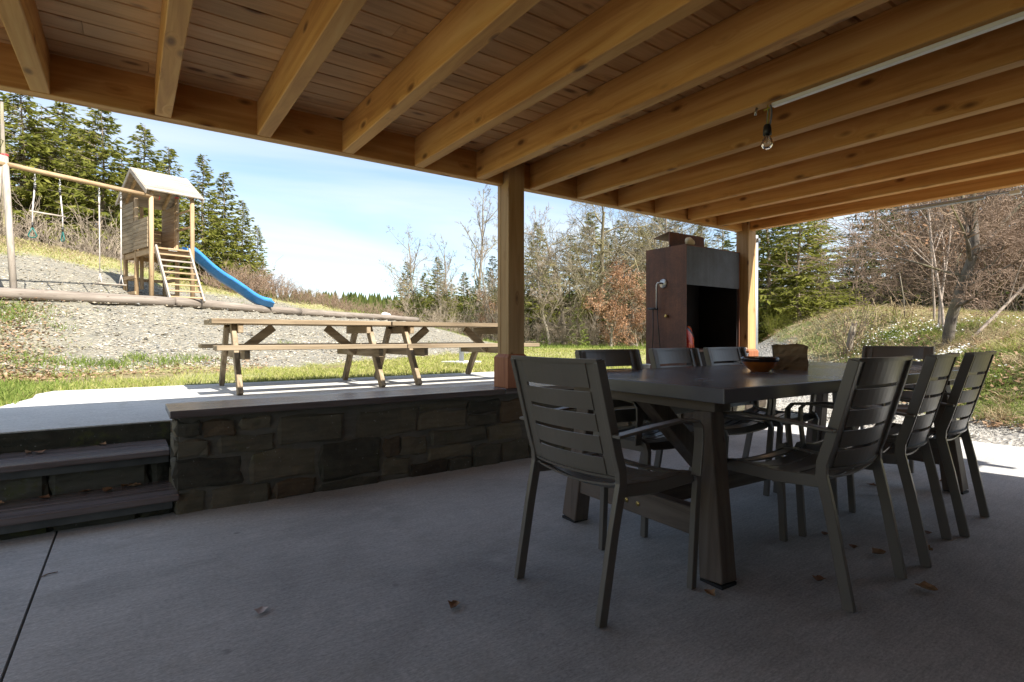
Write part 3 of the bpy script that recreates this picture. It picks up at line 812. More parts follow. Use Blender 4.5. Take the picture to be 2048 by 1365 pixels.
# ------------------------------------------------------------------ chairs
def arc_slat(mb, z0, z1, yfun, half, th=0.006, bow=0.035, n=9):
    """horizontal slat of a bowed sheet, between heights z0 and z1"""
    b0 = len(mb.v)
    for i in range(n):
        x = -half + 2 * half * i / (n - 1)
        o_ = -bow * (1 - (x / max(half, 0.214)) ** 2)
        for z, dy in ((z0, 0), (z1, 0), (z1, -th), (z0, -th)):
            mb.v.append((x, yfun(z) + o_ + dy, z))
    for i in range(n - 1):
        q_ = b0 + i * 4
        for k in range(4):
            mb.f.append((q_ + k, q_ + 4 + k, q_ + 4 + (k + 1) % 4, q_ + (k + 1) % 4))
    mb.f.append((b0, b0 + 1, b0 + 2, b0 + 3)); q_ = b0 + (n - 1) * 4; mb.f.append((q_ + 3, q_ + 2, q_ + 1, q_))
    return mb


def make_chair():
    r = empty('slatted_chair')
    mt = M['chair']
    yb = lambda z: -0.165 - (z - 0.47) * 0.27           # backrest line
    for s in (-1, 1):
        # rear leg and upright are one bent bar
        MB().ribbon([(s * 0.222, -0.262, 0.0), (s * 0.224, -0.205, 0.30), (s * 0.226, -0.170, 0.455), (s * 0.226, -0.172, 0.50), (s * 0.226, -0.192, 0.56), (s * 0.226, yb(0.872) - 0.004, 0.872)],
                    0.022, 0.038).build('rear_leg', mt, r, bevel=0.003, seg=2)
        fl_ = MB().ribbon([(s * 0.232, 0.212, 0.0), (s * 0.235, 0.230, 0.30), (s * 0.237, 0.238, 0.41), (s * 0.237, 0.226, 0.437), (s * 0.237, 0.20, 0.447)], 0.024, 0.030).build('front_leg', mt, r, bevel=0.003, seg=2)
        MB().ribbon([(s * 0.262, 0.200, 0.435), (s * 0.264, 0.214, 0.56), (s * 0.264, 0.212, 0.615), (s * 0.264, 0.190, 0.640), (s * 0.262, 0.10, 0.648), (s * 0.258, -0.06, 0.638), (s * 0.250, -0.225, 0.622)],
                    0.040, 0.011).build('armrest', mt, r, bevel=0.003, seg=2)
    backrest = arc_slat(MB(), 0.864, 0.878, lambda z: yb(z) + 0.006, 0.232, 0.026, 0.034, 13).build('backrest', mt, r)
    for s in (-1, 1):
        MB().ribbon([(s * 0.193, yb(z) - 0.035 * (1 - (0.193 / 0.214) ** 2) - 0.0032, z) for z in np.linspace(0.475, 0.868, 7)], 0.043, 0.0075).build('side_strip', mt, backrest)
    zz = [0.475, 0.552, 0.628, 0.704, 0.780, 0.872]
    for i in range(5):
        hw = 0.173
        arc_slat(MB(), zz[i] + (0.0 if i == 0 else 0.0), zz[i + 1] - (0.0145 if i < 4 else 0.0), yb, hw, 0.006, 0.035, 11).build('slat', mt, backrest)
    arc_slat(MB(), 0.468, 0.477, lambda z: yb(z) + 0.004, 0.214, 0.020, 0.034, 13).build('lower_rail', mt, backrest)
    # seat: slats across, dipping in the middle and falling over the front edge
    pr = [(-0.175, 0.452), (-0.115, 0.432), (-0.050, 0.426), (0.015, 0.429), (0.080, 0.437), (0.145, 0.444), (0.205, 0.440), (0.236, 0.418)]
    seat = MB().ribbon([(-0.224, 0.0, 0.402), (0.224, 0.0, 0.402)], 0.03, 0.022, (0, 1, 0)).build('seat', mt, r)
    for s in (-1, 1):
        MB().ribbon([(s * 0.212, y_, z_) for y_, z_ in pr], 0.030, 0.007).build('seat_edge', mt, seat)
        MB().ribbon([(s * 0.222, -0.17, 0.430), (s * 0.226, 0.0, 0.418), (s * 0.23, 0.215, 0.425)], 0.016, 0.045).build('side_rail', mt, seat, bevel=0.002)
    for i in range(7):
        (y0, z0), (y1, z1) = pr[i], pr[i + 1]
        if i < 6:
            y1 -= 0.014
        mb = MB(); b0 = 0; n = 9
        for k in range(n):
            x = -0.198 + 0.396 * k / (n - 1); sag = -0.020 * (1 - (x / 0.198) ** 2) * (1 if i < 5 else 0.5)
            for (yy, z_) in ((y0, z0), (y1, z1), (y1, z1 - 0.007), (y0, z0 - 0.007)):
                mb.v.append((x, yy, z_ + sag))
        for k in range(n - 1):
            for j in range(4):
                mb.f.append((k * 4 + j, k * 4 + (j + 1) % 4, k * 4 + 4 + (j + 1) % 4, k * 4 + 4 + j))
        mb.f.append((3, 2, 1, 0)); mb.f.append((n * 4 - 4, n * 4 - 3, n * 4 - 2, n * 4 - 1))
        mb.build('slat', mt, seat)
    return r


ch0 = make_chair()
CH = [(1.515, 1.505, -PI / 2 + 0.02, 'grey slatted armchair at the near short end of the dining table'),
      (2.235, 1.945, PI - 0.03, 'grey slatted armchair on the far table side, nearest the roof post'),
      (2.875, 1.975, PI + 0.02, 'grey slatted armchair on the far table side, middle one of three'),
      (3.445, 1.985, PI + 0.03, 'grey slatted armchair on the far table side, right behind the bowl'),
      (4.66, 1.72, PI / 2 + 0.05, 'grey slatted armchair at the distant short end of the dining table'),
      (2.255, 1.115, 0.0, 'dark slatted armchair closest to the viewer on the right table side'),
      (2.875, 1.125, 0.13, 'dark slatted armchair between two others on the right table side'),
      (3.445, 1.135, 0.075, 'dark slatted armchair farthest along the right table side, beside sunlit floor')]
for i, (x, y, a, lb) in enumerate(CH):
    c_ = ch0 if i == 0 else copy_tree(ch0)
    c_.location = (x, y, 0); c_.rotation_euler = (0, 0, a)
    tag(c_, lb, 'chair', 'slatted armchairs round the dining table')

# things on the table
bo = empty('bowl', (2.80, 1.63, TZ), 0, 'orange glazed pottery bowl with dark rim on the dining table', 'bowl')
MB().lathe([(0.001, 0.0), (0.045, 0.0), (0.048, 0.006), (0.066, 0.02), (0.083, 0.040), (0.090, 0.056)], 40).build('body', M['glaze'], bo, True)
MB().lathe([(0.0895, 0.055), (0.097, 0.060), (0.099, 0.070), (0.096, 0.079), (0.090, 0.080), (0.086, 0.074), (0.078, 0.045), (0.05, 0.016), (0.001, 0.010)], 40).build('rim', M['glaze_dark'], bo, True)
wb = empty('wood_block', (3.12, 1.635, TZ), -1.0, 'chunk of split birch firewood with dark bark standing on the table', 'firewood')
rg = random.Random(3)
nx, nz = 9, 9
vs = []; fs = []
for side in range(2):
    for j in range(nz):
        for i in range(nx):
            a, c_ = i / (nx - 1) - 0.5, j / (nz - 1)
            x = a * (0.178 + 0.006 * math.sin(c_ * 7 + side)) + rg.uniform(-.002, .002)
            z = c_ * 0.146 + 0.003 * math.sin(a * 9) * (c_ > 0.05)
            if j == nz - 1 and i in (0, nx - 1):
                z -= 0.009
            vs.append((x, (-0.045 if side == 0 else 0.05) + rg.uniform(-0.004, 0.004), max(z, 0.0)))
for j in range(nz - 1):
    for i in range(nx - 1):
        o_ = j * nx + i; fs.append((o_, o_ + 1, o_ + nx + 1, o_ + nx))
MB().add(vs[:nx * nz], fs).build('split_face', wood('play', 'x'), wb)
n0 = nx * nz
f2 = [tuple(reversed([k + n0 for k in f])) for f in fs]
ring = list(range(nx)) + [nx - 1 + nx * j for j in range(1, nz)] + [nx * (nz - 1) + i for i in range(nx - 2, -1, -1)] + [nx * j for j in range(nz - 2, 0, -1)]
for k in range(len(ring)):
    f2.append((ring[k], ring[k] + n0, ring[(k + 1) % len(ring)] + n0, ring[(k + 1) % len(ring)]))
M['barkdark'] = m_bark('dark_birch_bark', (0.025, 0.018, 0.012), (0.12, 0.095, 0.07))
MB().add(vs, f2).build('bark', M['barkdark'], wb)

# ------------------------------------------------------------------ barbecue fireplace
bq = empty('barbecue_fireplace', (5.085, 3.735, 0.56), 0, 'tall rusted steel barbecue fireplace with open hearth beside the far post', 'barbecue')
X0, X1, Y0, Y1, Z0, Z1 = -0.475, 0.475, -0.26, 0.26, 0.0, 1.334
MB().bb(X0, X0 + 0.012, Y0, Y1, Z0, Z1).build('side_panel', M['corten'], bq)
MB().bb(X1 - 0.012, X1, Y0, Y1, Z0, Z1).build('side_panel', M['corten'], bq)
MB().bb(X0 + 0.012, X1 - 0.012, Y1 - 0.01, Y1, Z0, Z1).build('back_panel', M['corten_in'], bq)
MB().bb(X0 + 0.012, X1 - 0.012, Y0, Y1 - 0.01, Z1 - 0.01, Z1).build('top_panel', M['corten'], bq)
hd = MB().bb(X0 + 0.0125, X1 - 0.0125, Y0 + 0.002, Y0 + 0.012, 0.925, Z1 - 0.011).build('hood_panel', M['bluesteel'], bq)
for i in range(5):
    MB().tube([(X0 + 0.05 + i * 0.212, Y0 + 0.004, Z1 - 0.05), (X0 + 0.05 + i * 0.212, Y0 + 0.0005, Z1 - 0.05)], 0.008, 10).build('bolt_hole', M['black'], hd)
MB().bb(X0 + 0.0125, X1 - 0.0125, Y0 - 0.02, Y1 - 0.011, 0.235, 0.26).build('hearth_plate', M['corten'], bq)
MB().bb(X0 + 0.0125, X1 - 0.0125, Y0 + 0.05, Y0 + 0.06, 0.0, 0.234).build('lower_panel', M['corten_in'], bq)
for s in (-1, 1):
    MB().bb(s * 0.455 - 0.006, s * 0.455 + 0.006, Y0 + 0.02, Y1 - 0.012, 0.262, 1.3).build('inner_lining', M['corten_in'], bq)
fp = MB().bb(-0.38, 0.22, 0.02, 0.03, Z1, Z1 + 0.175).build('smoke_flap', M['corten'], bq)
MB().add([(-0.38, 0.031, Z1 + 0.176), (0.22, 0.031, Z1 + 0.176), (0.22, 0.24, Z1 + 0.13), (-0.38, 0.24, Z1 + 0.13), (-0.38, 0.031, Z1 + 0.184), (0.22, 0.031, Z1 + 0.184), (0.22, 0.24, Z1 + 0.138), (-0.38, 0.24, Z1 + 0.138)],
         [(0, 3, 2, 1), (4, 5, 6, 7), (0, 1, 5, 4), (1, 2, 6, 5), (2, 3, 7, 6), (3, 0, 4, 7)]).build('cap_plate', M['corten'], fp)
cr = MB().lathe([(0.001, 0.0), (0.046, 0.0), (0.048, 0.008), (0.046, 0.014), (0.001, 0.016)], 24)
cr.v = [(X0 - v[2] - 0.001, v[0] + 0.02, v[1] + 0.955) for v in cr.v]
ck = cr.build('crank_disc', M['steel'], bq, True)
MB().tube([(X0 - 0.02, 0.02, 0.955), (X0 - 0.05, 0.02, 0.955), (X0 - 0.06, 0.05, 0.96), (X0 - 0.062, 0.06, 0.94), (X0 - 0.062, 0.06, 0.69)], 0.010, 10).build('crank_arm', M['steel'], ck, True)
MB().tube([(X0 - 0.055, 0.05, 0.69), (X0 - 0.075, 0.17, 0.69)], 0.012, 10).build('crank_handle', M['black'], ck, True)
for y_, dx in ((0.11, 0.03), (0.055, -0.03)):
    MB().tube([(X0 - 0.06, y_, 0.685), (X0 - 0.05, y_ + dx * 0.3, 0.45), (X0 - 0.04, y_ + dx, 0.22), (X0 - 0.03, y_ + dx * 0.7, 0.17)], 0.0055, 6).build('cord', M['black'], ck, True)
MB().lathe([(0.001, 0), (0.012, 0.0), (0.02, 0.02), (0.016, 0.032), (0.001, 0.034)], 14).build('knob', M['brass'], bq, True).matrix_basis = Matrix.Translation((X0 - 0.002, -0.03, 0.61)) @ Matrix.Rotation(-PI / 2, 4, 'Y')
MB().lathe([(0.001, 0), (0.012, 0.0), (0.017, 0.01), (0.012, 0.022), (0.001, 0.024)], 14).build('knob', M['white'], bq, True).matrix_basis = Matrix.Translation((0.16, Y1 - 0.012, 0.62)) @ Matrix.Rotation(PI / 2, 4, 'X')


def rock(name, size, mat, seed, parent=None, n=10, rough=0.18):
    rg = random.Random(seed); vs = []; fs = []
    ph = [(rg.uniform(1, 3), rg.uniform(0, 6), rg.uniform(1, 3), rg.uniform(0, 6)) for _ in range(4)]
    for i in range(n + 1):
        th = PI * i / n
        for j in range(n * 2):
            a = 2 * PI * j / (2 * n)
            k = 1 + sum(rough / 2 * math.sin(p * th + q_) * math.sin(round(r_) * a + s_) for p, q_, r_, s_ in ph) + rg.uniform(-rough, rough) * 0.25 * (0 < i < n)
            vs.append((size[0] * k * math.sin(th) * math.cos(a), size[1] * k * math.sin(th) * math.sin(a), size[2] * (1 - k * math.cos(th) if False else 1 - k * math.cos(th) * 1.0)))
    for i in range(n):
        for j in range(2 * n):
            fs.append((i * 2 * n + j, (i + 1) * 2 * n + j, (i + 1) * 2 * n + (j + 1) % (2 * n), i * 2 * n + (j + 1) % (2 * n)))
    return MB().add(vs, fs).build(name, mat, parent, False)


o = rock('pale_stone', (0.065, 0.05, 0.05), M['bone'], 5); o.location = (4.78, 3.56, 1.889); o.rotation_euler = (0, 0, 0.5)
tag(o, 'small pale yellowish stone lying on top of the barbecue fireplace', 'stone')

# charcoal bag inside
m, t, b = newmat('charcoal_bag_print')
co = nd(t, 'ShaderNodeTexCoord').outputs['Object']
n = nd(t, 'ShaderNodeTexNoise', {'Vector': co, 'Scale': 9.0, 'Detail': 3.0, 'Distortion': 1.5}).outputs[0]
zc_ = nd(t, 'ShaderNodeSeparateXYZ', {0: co})
band = mth(t, 'ADD', zc_.outputs[2], mth(t, 'MULTIPLY', zc_.outputs[0], 0.9))
cc = ramp(t, n, [(0.35, (0.45, 0.03, 0.02)), (0.5, (0.62, 0.05, 0.03)), (0.58, (0.75, 0.28, 0.05)), (0.64, (0.66, 0.06, 0.05))])
cc = mixc(t, ramp(t, band, [(0.150, 0.0), (0.155, 1.0), (0.20, 1.0), (0.205, 0.0)], 'LINEAR'), cc, (0.015, 0.012, 0.015))
cc = mixc(t, ramp(t, band, [(0.26, 0.0), (0.265, 1.0)]), cc, (0.03, 0.025, 0.03))
t.links.new(cc, b.inputs['Base Color']); b.inputs['Roughness'].default_value = 0.3
cb = empty('charcoal_bag', (4.755, 3.560, 0.822), 0.25, 'red and black charcoal bag standing inside the barbecue hearth', 'bag')
vs = []; fs = []
nl, nr = 9, 16
for i in range(nl):
    h_ = i / (nl - 1)
    for j in range(nr):
        a = 2 * PI * j / nr
        wx = 0.085 * (1 - 0.15 * h_ ** 3); wy = 0.055 * (1 - 0.75 * h_ ** 3)
        k = 1 / max(abs(math.cos(a)), abs(math.sin(a))) * 0.3 + 0.7
        vs.append((wx * k * math.cos(a) + 0.004 * math.sin(9 * h_ + 3 * a), wy * k * math.sin(a) + 0.004 * math.sin(11 * h_ + 2 * a), 0.001 + 0.235 * h_ + 0.006 * math.sin(3 * a) * h_))
for i in range(nl - 1):
    for j in range(nr):
        fs.append((i * nr + j, i * nr + (j + 1) % nr, (i + 1) * nr + (j + 1) % nr, (i + 1) * nr + j))
fs.append(tuple(reversed(range(nr)))); fs.append(tuple((nl - 1) * nr + j for j in range(nr)))
MB().add(vs, fs).build('sack', m, cb, True)

# bucket with driftwood, white tub on the bench
bu = empty('bucket', (5.47, 3.405, 0.56), 0, 'small grey bucket on the wall in front of the far post', 'bucket')
MB().lathe([(0.001, 0.002), (0.06, 0.002), (0.075, 0.20), (0.08, 0.205), (0.079, 0.212), (0.072, 0.21), (0.058, 0.01), (0.001, 0.009)], 24).build('pail', M['galv'], bu, True)
MB().tube([(0.074 * math.cos(a), 0.01, 0.2 - 0.05 * math.sin(a) * 1.2) for a in np.linspace(0, PI, 14)], 0.003, 6).build('handle', M['steel'], bu, True)
dw = empty('driftwood', (5.47, 3.40, 0.772), 0.0, 'pale forked piece of driftwood laid across the grey bucket', 'driftwood')
MB().tube([(-0.13, -0.04, 0.03), (-0.04, -0.01, 0.022), (0.05, 0.01, 0.026), (0.16, 0.03, 0.055)], [0.008, 0.022, 0.026, 0.012], 9).build('branch', M['bark_birch'], dw, True)
MB().tube([(0.02, 0.0, 0.03), (0.05, -0.03, 0.05), (-0.04, -0.05, 0.064)], [0.015, 0.013, 0.007], 8).build('fork', M['bark_birch'], dw, True)
o = MB().lathe([(0.001, 0.001), (0.055, 0.001), (0.066, 0.120), (0.071, 0.122), (0.070, 0.128), (0.063, 0.126), (0.053, 0.008), (0.001, 0.006)], 24).build('tub', M['white'], None, True)
o.location = (4.07, 3.56, 0.559); tag(o, 'white plastic tub on the bench boards behind the chairs', 'tub')

# ------------------------------------------------------------------ picnic tables
def make_picnic():
    r = empty('picnic_table')
    L = 1.76
    for i in range(5):
        y = -0.37 + 0.148 * (i + 0.5)
        MB().bb(-L / 2 + rnd.uniform(-.006, .006), L / 2 + rnd.uniform(-.006, .006), y - 0.0705, y + 0.0705, 0.662, 0.710).build('top_plank', wood('weather', 'x'), r, bevel=0.004)
    for s in (-1, 1):
        for k in (0, 1):
            y = s * (0.565 + k * 0.148)
            MB().bb(-L / 2 - 0.01, L / 2 + 0.01, y - 0.0705, y + 0.0705, 0.415, 0.459).build('seat_plank', wood('weather', 'x'), r, bevel=0.004)
    for sx in (-1, 1):
        x = sx * 0.635
        MB().bb(x - 0.0235, x + 0.0235, -0.345, 0.345, 0.575, 0.661).build('top_crossbar', wood('weather', 'y'), r, bevel=0.004)
        MB().bb(x - 0.0235, x + 0.0235, -0.70, 0.70, 0.325, 0.414).build('seat_crossbar', wood('weather', 'y'), r, bevel=0.004)
        for sy in (-1, 1):
            xo = x + sx * 0.048
            MB().beam((xo, sy * 0.20, 0.660), (xo, sy * 0.625, 0.0), 0.092, 0.046, up=(1, 0, 0)).build('leg', wood('weather', 'z'), r, bevel=0.004)
        MB().beam((x - sx * 0.02, 0, 0.36), (x - sx * 0.36, 0, 0.64), 0.085, 0.042, up=(0, 1, 0)).build('brace', wood('weather', 'x'), r, bevel=0.003)
    return r


pt = make_picnic(); pt.location = (1.505, 6.10, 0.415)
tag(pt, 'weathered timber picnic table standing left, with open end over the terrace', 'picnic table', 'picnic tables on the terrace')
p2 = copy_tree(pt); p2.location = (3.285, 6.10, 0.415); p2.rotation_euler = (0, 0, 0.008)
tag(p2, 'weathered timber picnic table half hidden behind the roof post', 'picnic table', 'picnic tables on the terrace')

# low bollard on a concrete base in the meadow
la, de = px(923, 727, 0.40)
bp = empty('bollard', G(la, de), 0.3, 'short grey bollard on a square concrete base in the grass', 'bollard')
MB().bb(-0.30, 0.30, -0.30, 0.30, -0.1, 0.05).build('base_slab', M['terrace'], bp, bevel=0.01)
MB().lathe([(0.001, 0.05), (0.05, 0.05), (0.05, 0.38), (0.065, 0.385), (0.065, 0.42), (0.04, 0.44), (0.001, 0.445)], 18).build('pole', M['galv'], bp, True)

# ------------------------------------------------------------------ edging logs
LL = [((-11.6, 7.3), (-9.62, 9.9)), ((-9.6, 9.93), (-7.74, 12.37)), ((-7.71, 12.42), (-6.75, 17.15)), ((-6.735, 17.22), (-4.40, 25.2))]
LBL = ['round timber edging log cut off by the left picture border', 'round timber edging log in front of the swings', 'round timber edging log running past the slide foot', 'round timber edging log tapering off to the right down the bank']
for i, (a, b_) in enumerate(LL):
    p0, p1 = W(*a, LOGZ), W(*b_, LOGZ)
    L = (p1 - p0).length; nseg = max(6, int(L * 3)); mb = MB(); rg = random.Random(i)
    pts = [Vector((L * k / nseg, rg.uniform(-0.004, 0.004), rg.uniform(-0.003, 0.003) + 0.012 * math.sin(k * 0.3 + i))) for k in range(nseg + 1)]
    mb.tube(pts, [0.112 * rg.uniform(0.99, 1.01) for _ in pts], 16)
    o = mb.build('edging_log', wood('log', 'x'), None, True); o.location = p0
    o.rotation_euler = (0, 0, math.atan2(p1.y - p0.y, p1.x - p0.x)); tag(o, LBL[i], 'log', 'edging logs along the play bank')

# ------------------------------------------------------------------ play tower with swing frame and slide
TA = (-8.58, 12.9)
e1 = Vector((0.62, 0.785)).normalized()
pA = G(*TA); pA.z = 1.83
a1 = W(e1.x, e1.y); rzT = math.atan2(a1.y, a1.x)
TH = pA.z
tw = empty('play_tower', pA, rzT, 'wooden play tower with pitched roof, ladder, blue slide and swing beam', 'play tower')
w1, w2 = 0.90, 1.80
HP = 3.10 - TH; HE = 4.50 - TH; HR = 5.10 - TH
PST = {'A': (0, 0, HE), 'B': (w1, 0, HE - 0.03), 'C': (0, w2, HE), 'D': (w1, w2, HE), 'M': (0, 1.0, 4.42 - TH), 'N': (w1, 0.95, 4.58 - TH)}
wp = wood('play', 'z')
for k, (x, y, h) in PST.items():
    p_ = MB().tube([(x, y, -0.35), (x, y, h / 2), (x, y, h)], [0.052, 0.05, 0.049], 14).build('post', wp, tw, True)
    if k == 'N':
        MB().lathe([(0.055, h - 0.012), (0.056, h + 0.008), (0.03, h + 0.02), (0.001, h + 0.021)], 14, (x, y, 0)).build('cap', M['red'], p_, True)


def wall_boards(p, q_, z0, z1, n, off, mat):
    p, q_ = Vector(p), Vector(q_)
    for i in range(n):
        za, zb2 = z0 + (z1 - z0) * i / n, z0 + (z1 - z0) * (i + 1) / n - 0.006
        d_ = (q_ - p).normalized(); nrm = Vector((d_.y, -d_.x)) * off
        MB().beam((p.x + nrm.x, p.y + nrm.y, (za + zb2) / 2), (q_.x + nrm.x, q_.y + nrm.y, (za + zb2) / 2), 0.02, zb2 - za).build('wall_board', mat, tw, bevel=0.003)


gy = wood('play', 'y')
wall_boards((0, 0.05), (0, 1.0), HP, HP + 0.72, 7, -0.058, wood('weather', 'y'))
wall_boards((0, 1.0), (0, w2 + 0.03), HP - 0.02, HP + 1.22, 12, -0.058, wood('weather', 'y'))
wall_boards((w1, 0.95), (w1, w2), HP, HP + 1.25, 12, -0.058, gy)
wall_boards((0.05, w2), (w1, w2), HP, HP + 0.72, 7, -0.058, wood('play', 'x'))
for x in (0.35, 0.55):
    MB().bb(x - 0.04, x + 0.04, w2 - 0.06, w2 - 0.02, HP - 0.9, HP + 1.25).build('batten', wp, tw)
for i in range(9):
    MB().bb(0.0, w1, 0.02 + i * 0.197, 0.02 + i * 0.197 + 0.188, HP - 0.03, HP).build('floor_board', wood('play', 'x'), tw)
for y in (0.0, w2):
    MB().bb(-0.03, w1 + 0.03, y - 0.022, y + 0.022, HP - 0.15, HP - 0.035).build('floor_beam', wood('play', 'x'), tw)
for x in (0.0, w1):
    MB().bb(x - 0.022, x + 0.022, 0.05, w2 - 0.05, HP - 0.16, HP - 0.031).build('floor_beam', gy, tw)
for z in (0.22, 0.62):
    MB().bb(-0.055, -0.02, 0.95, w2 + 0.1, z - 0.04, z + 0.04).build('rail', gy, tw, bevel=0.004)
    MB().bb(0.0, w1 + 0.12, w2 + 0.02, w2 + 0.055, z - 0.04, z + 0.04).build('rail', wood('play', 'x'), tw, bevel=0.004)
    MB().bb(w1 + 0.02, w1 + 0.055, 0.95, w2 + 0.1, z - 0.04, z + 0.04).build('rail', gy, tw, bevel=0.004)
for z in (HP + 0.62, HP + 1.05):
    MB().tube([(w1, 0.0, z), (w1, 0.95, z)], 0.028, 10).build('grab_bar', gy, tw, True)
# roof: planks along the ridge, trim boards at the gable
for s in (-1, 1):
    base = Vector((0, 0.9, HR)); ev = Vector((0, 0.9 + s * 1.06, HE - 0.10))
    d_ = (ev - base); n_ = 8; nr_ = Vector((0, -d_.z * s, d_.y * s)).normalized()
    for i in range(n_):
        a_ = base + d_ * (i / n_); b2 = base + d_ * ((i + 1) / n_ - 0.008)
        lift = nr_ * 0.012
        MB().add([Vector((-0.14, *p_[1:])) + o_ for p_ in (a_, b2) for o_ in (Vector(), lift * 1.6 + nr_ * 0.008)] + [Vector((1.12, *p_[1:])) + o_ for p_ in (a_, b2) for o_ in (Vector(), lift * 1.6 + nr_ * 0.008)],
                 [(0, 1, 3, 2), (4, 6, 7, 5), (1, 5, 7, 3), (0, 2, 6, 4), (0, 4, 5, 1), (2, 3, 7, 6)]).build('roof_board', wood('grey', 'x'), tw)
    for x in (-0.155, 1.10):
        MB().beam((x, base.y, base.z - 0.035), (x, ev.y, ev.z - 0.035), 0.022, 0.10).build('barge_board', wood('grey', 'y'), tw)
    MB().beam((0.02, base.y, base.z - 0.07), (0.02, ev.y - s * 0.12, ev.z - 0.005), 0.05, 0.09).build('rafter', gy, tw)
    MB().beam((0.88, base.y, base.z - 0.07), (0.88, ev.y - s * 0.12, ev.z - 0.005), 0.05, 0.09).build('rafter', gy, tw)
# ladder
ld = MB()
LB = Vector((0, -0.92, -0.05))
lad = empty('ladder'); lad.parent = tw
for x in (0.07, 0.80):
    MB().beam((x, -0.05, HP + 0.03), (x, LB.y, LB.z), 0.042, 0.09, up=(0, 1, 0.6)).build('side_rail', wood('grey', 'z'), lad, bevel=0.003)
for i in range(9):
    f_ = (i + 0.35) / 9
    y, z = -0.05 + (LB.y + 0.05) * f_, HP + 0.03 + (LB.z - HP - 0.03) * f_
    MB().bb(0.09, 0.78, y - 0.035, y + 0.035, z - 0.018, z + 0.018).build('rung', wood('play' if i not in (2, 3) else 'grey', 'x'), lad, bevel=0.003)
MB().bb(0.33, 0.52, -0.10, -0.075, HP - 0.06, HP + 0.0).build('name_plate', M['white'], tw)
# slide
prof = [(0.0, HP + 0.03), (0.12, HP + 0.02), (0.30, HP - 0.10), (0.55, HP - 0.34), (0.85, HP - 0.56), (1.15, HP - 0.71), (1.45, HP - 0.90), (1.70, HP - 1.07), (1.92, HP - 1.17), (2.15, HP - 1.205), (2.25, HP - 1.21)]
# resample the wavy run
pp = np.array(prof); tt = np.linspace(0, len(pp) - 1, 34)
xs = np.interp(tt, range(len(pp)), pp[:, 0]); zs = np.interp(tt, range(len(pp)), pp[:, 1])
for _ in range(3):
    zs[1:-1] = (zs[:-2] + 2 * zs[1:-1] + zs[2:]) / 4
sec = [(-0.255, 0.16), (-0.23, 0.18), (-0.205, 0.165), (-0.175, -0.02), (-0.13, -0.07), (0.13, -0.07), (0.175, -0.02), (0.205, 0.165), (0.23, 0.18), (0.255, 0.16), (0.255, 0.06), (0.215, 0.045), (0.14, -0.10), (-0.14, -0.10), (-0.215, 0.045), (-0.255, 0.06)]
sv = []; sf = []
ns = len(sec)
for i in range(len(xs)):
    for a_, c_ in sec:
        kk = 1.0 if i < len(xs) - 3 else 0.7 - 0.2 * (i - len(xs) + 3)
        sv.append((w1 + 0.0 + xs[i], 0.42 + a_ * 0.85, zs[i] + 0.85 * c_ * (kk if c_ > 0 else 1)))
for i in range(len(xs) - 1):
    for j in range(ns):
        sf.append((i * ns + j, i * ns + (j + 1) % ns, (i + 1) * ns + (j + 1) % ns, (i + 1) * ns + j))
sf.append(tuple(range(ns))); sf.append(tuple((len(xs) - 1) * ns + j for j in reversed(range(ns))))
o = MB().add(sv, sf).build('slide', M['blue'], tw, True); o['label'] = 'bright blue wavy slide'
# swing beam and A-frame
inv = Matrix.Rotation(-rzT, 3, 'Z')


def loc_t(p):
    return inv @ (Vector(p) - pA)


SE = W(-9.84, 10.5, 4.30); SA = Vector((pA.x, pA.y, 4.30))
dirb = (SA - SE).normalized()
b0, b1 = SE - dirb * 0.12, SA + dirb * 0.16
MB().tube([loc_t(b0), loc_t((b0 + b1) / 2), loc_t(b1)], 0.05, 14).build('swing_beam', wood('play', 'x'), tw, True)
MB().tube([loc_t(b1 - dirb * 0.001), loc_t(b1 + dirb * 0.02)], 0.052, 14).build('cap', M['red'], tw, True)
per = Vector((dirb.y, -dirb.x, 0))
for s, sp2 in ((1, 0.45), (-1, 0.95)):
    ft = SE + per * (s * sp2); ft.z = gz(ft.x, ft.y) - 0.2
    tp = SE + Vector((0, 0, 0.16)) + per * (s * -0.03) + dirb * (0.03 * s)
    lg = MB().tube([loc_t(ft), loc_t((ft + tp) / 2), loc_t(tp)], 0.055, 14).build('frame_leg', wood('grey', 'z'), tw, True)
    if s == 1:
        MB().tube([loc_t(tp), loc_t(tp + (tp - ft).normalized() * 0.03)], 0.062, 14).build('cap', M['red'], lg, True)


def on_beam(xpx):
    k = (xpx - 1024) / FPX
    lo, hi = 0.0, 1.0
    for _ in range(40):
        mid = (lo + hi) / 2; p = SE.lerp(SA, mid)
        if (p.x * FY - p.y * FX) / (p.x * FX + p.y * FY) < k:
            lo = mid
        else:
            hi = mid
    return SE.lerp(SA, lo)


def hanger(root, p, drop, swing_mats):
    """hook, shackle chain and white rope"""
    MB().tube([(p.x, p.y, p.z + 0.052), (p.x, p.y, p.z - 0.07)], 0.012, 8).build('hook', M['steel'], root, True)
    for k in range(4):
        z = p.z - 0.07 - k * 0.055
        MB().tube([(p.x + 0.014 * math.cos(a) * (k % 2), p.y + 0.014 * math.cos(a) * (1 - k % 2), z - 0.03 + 0.032 * math.sin(a)) for a in np.linspace(0, 2 * PI, 9)], 0.006, 5).build('chain_link', M['steel'], root, True)


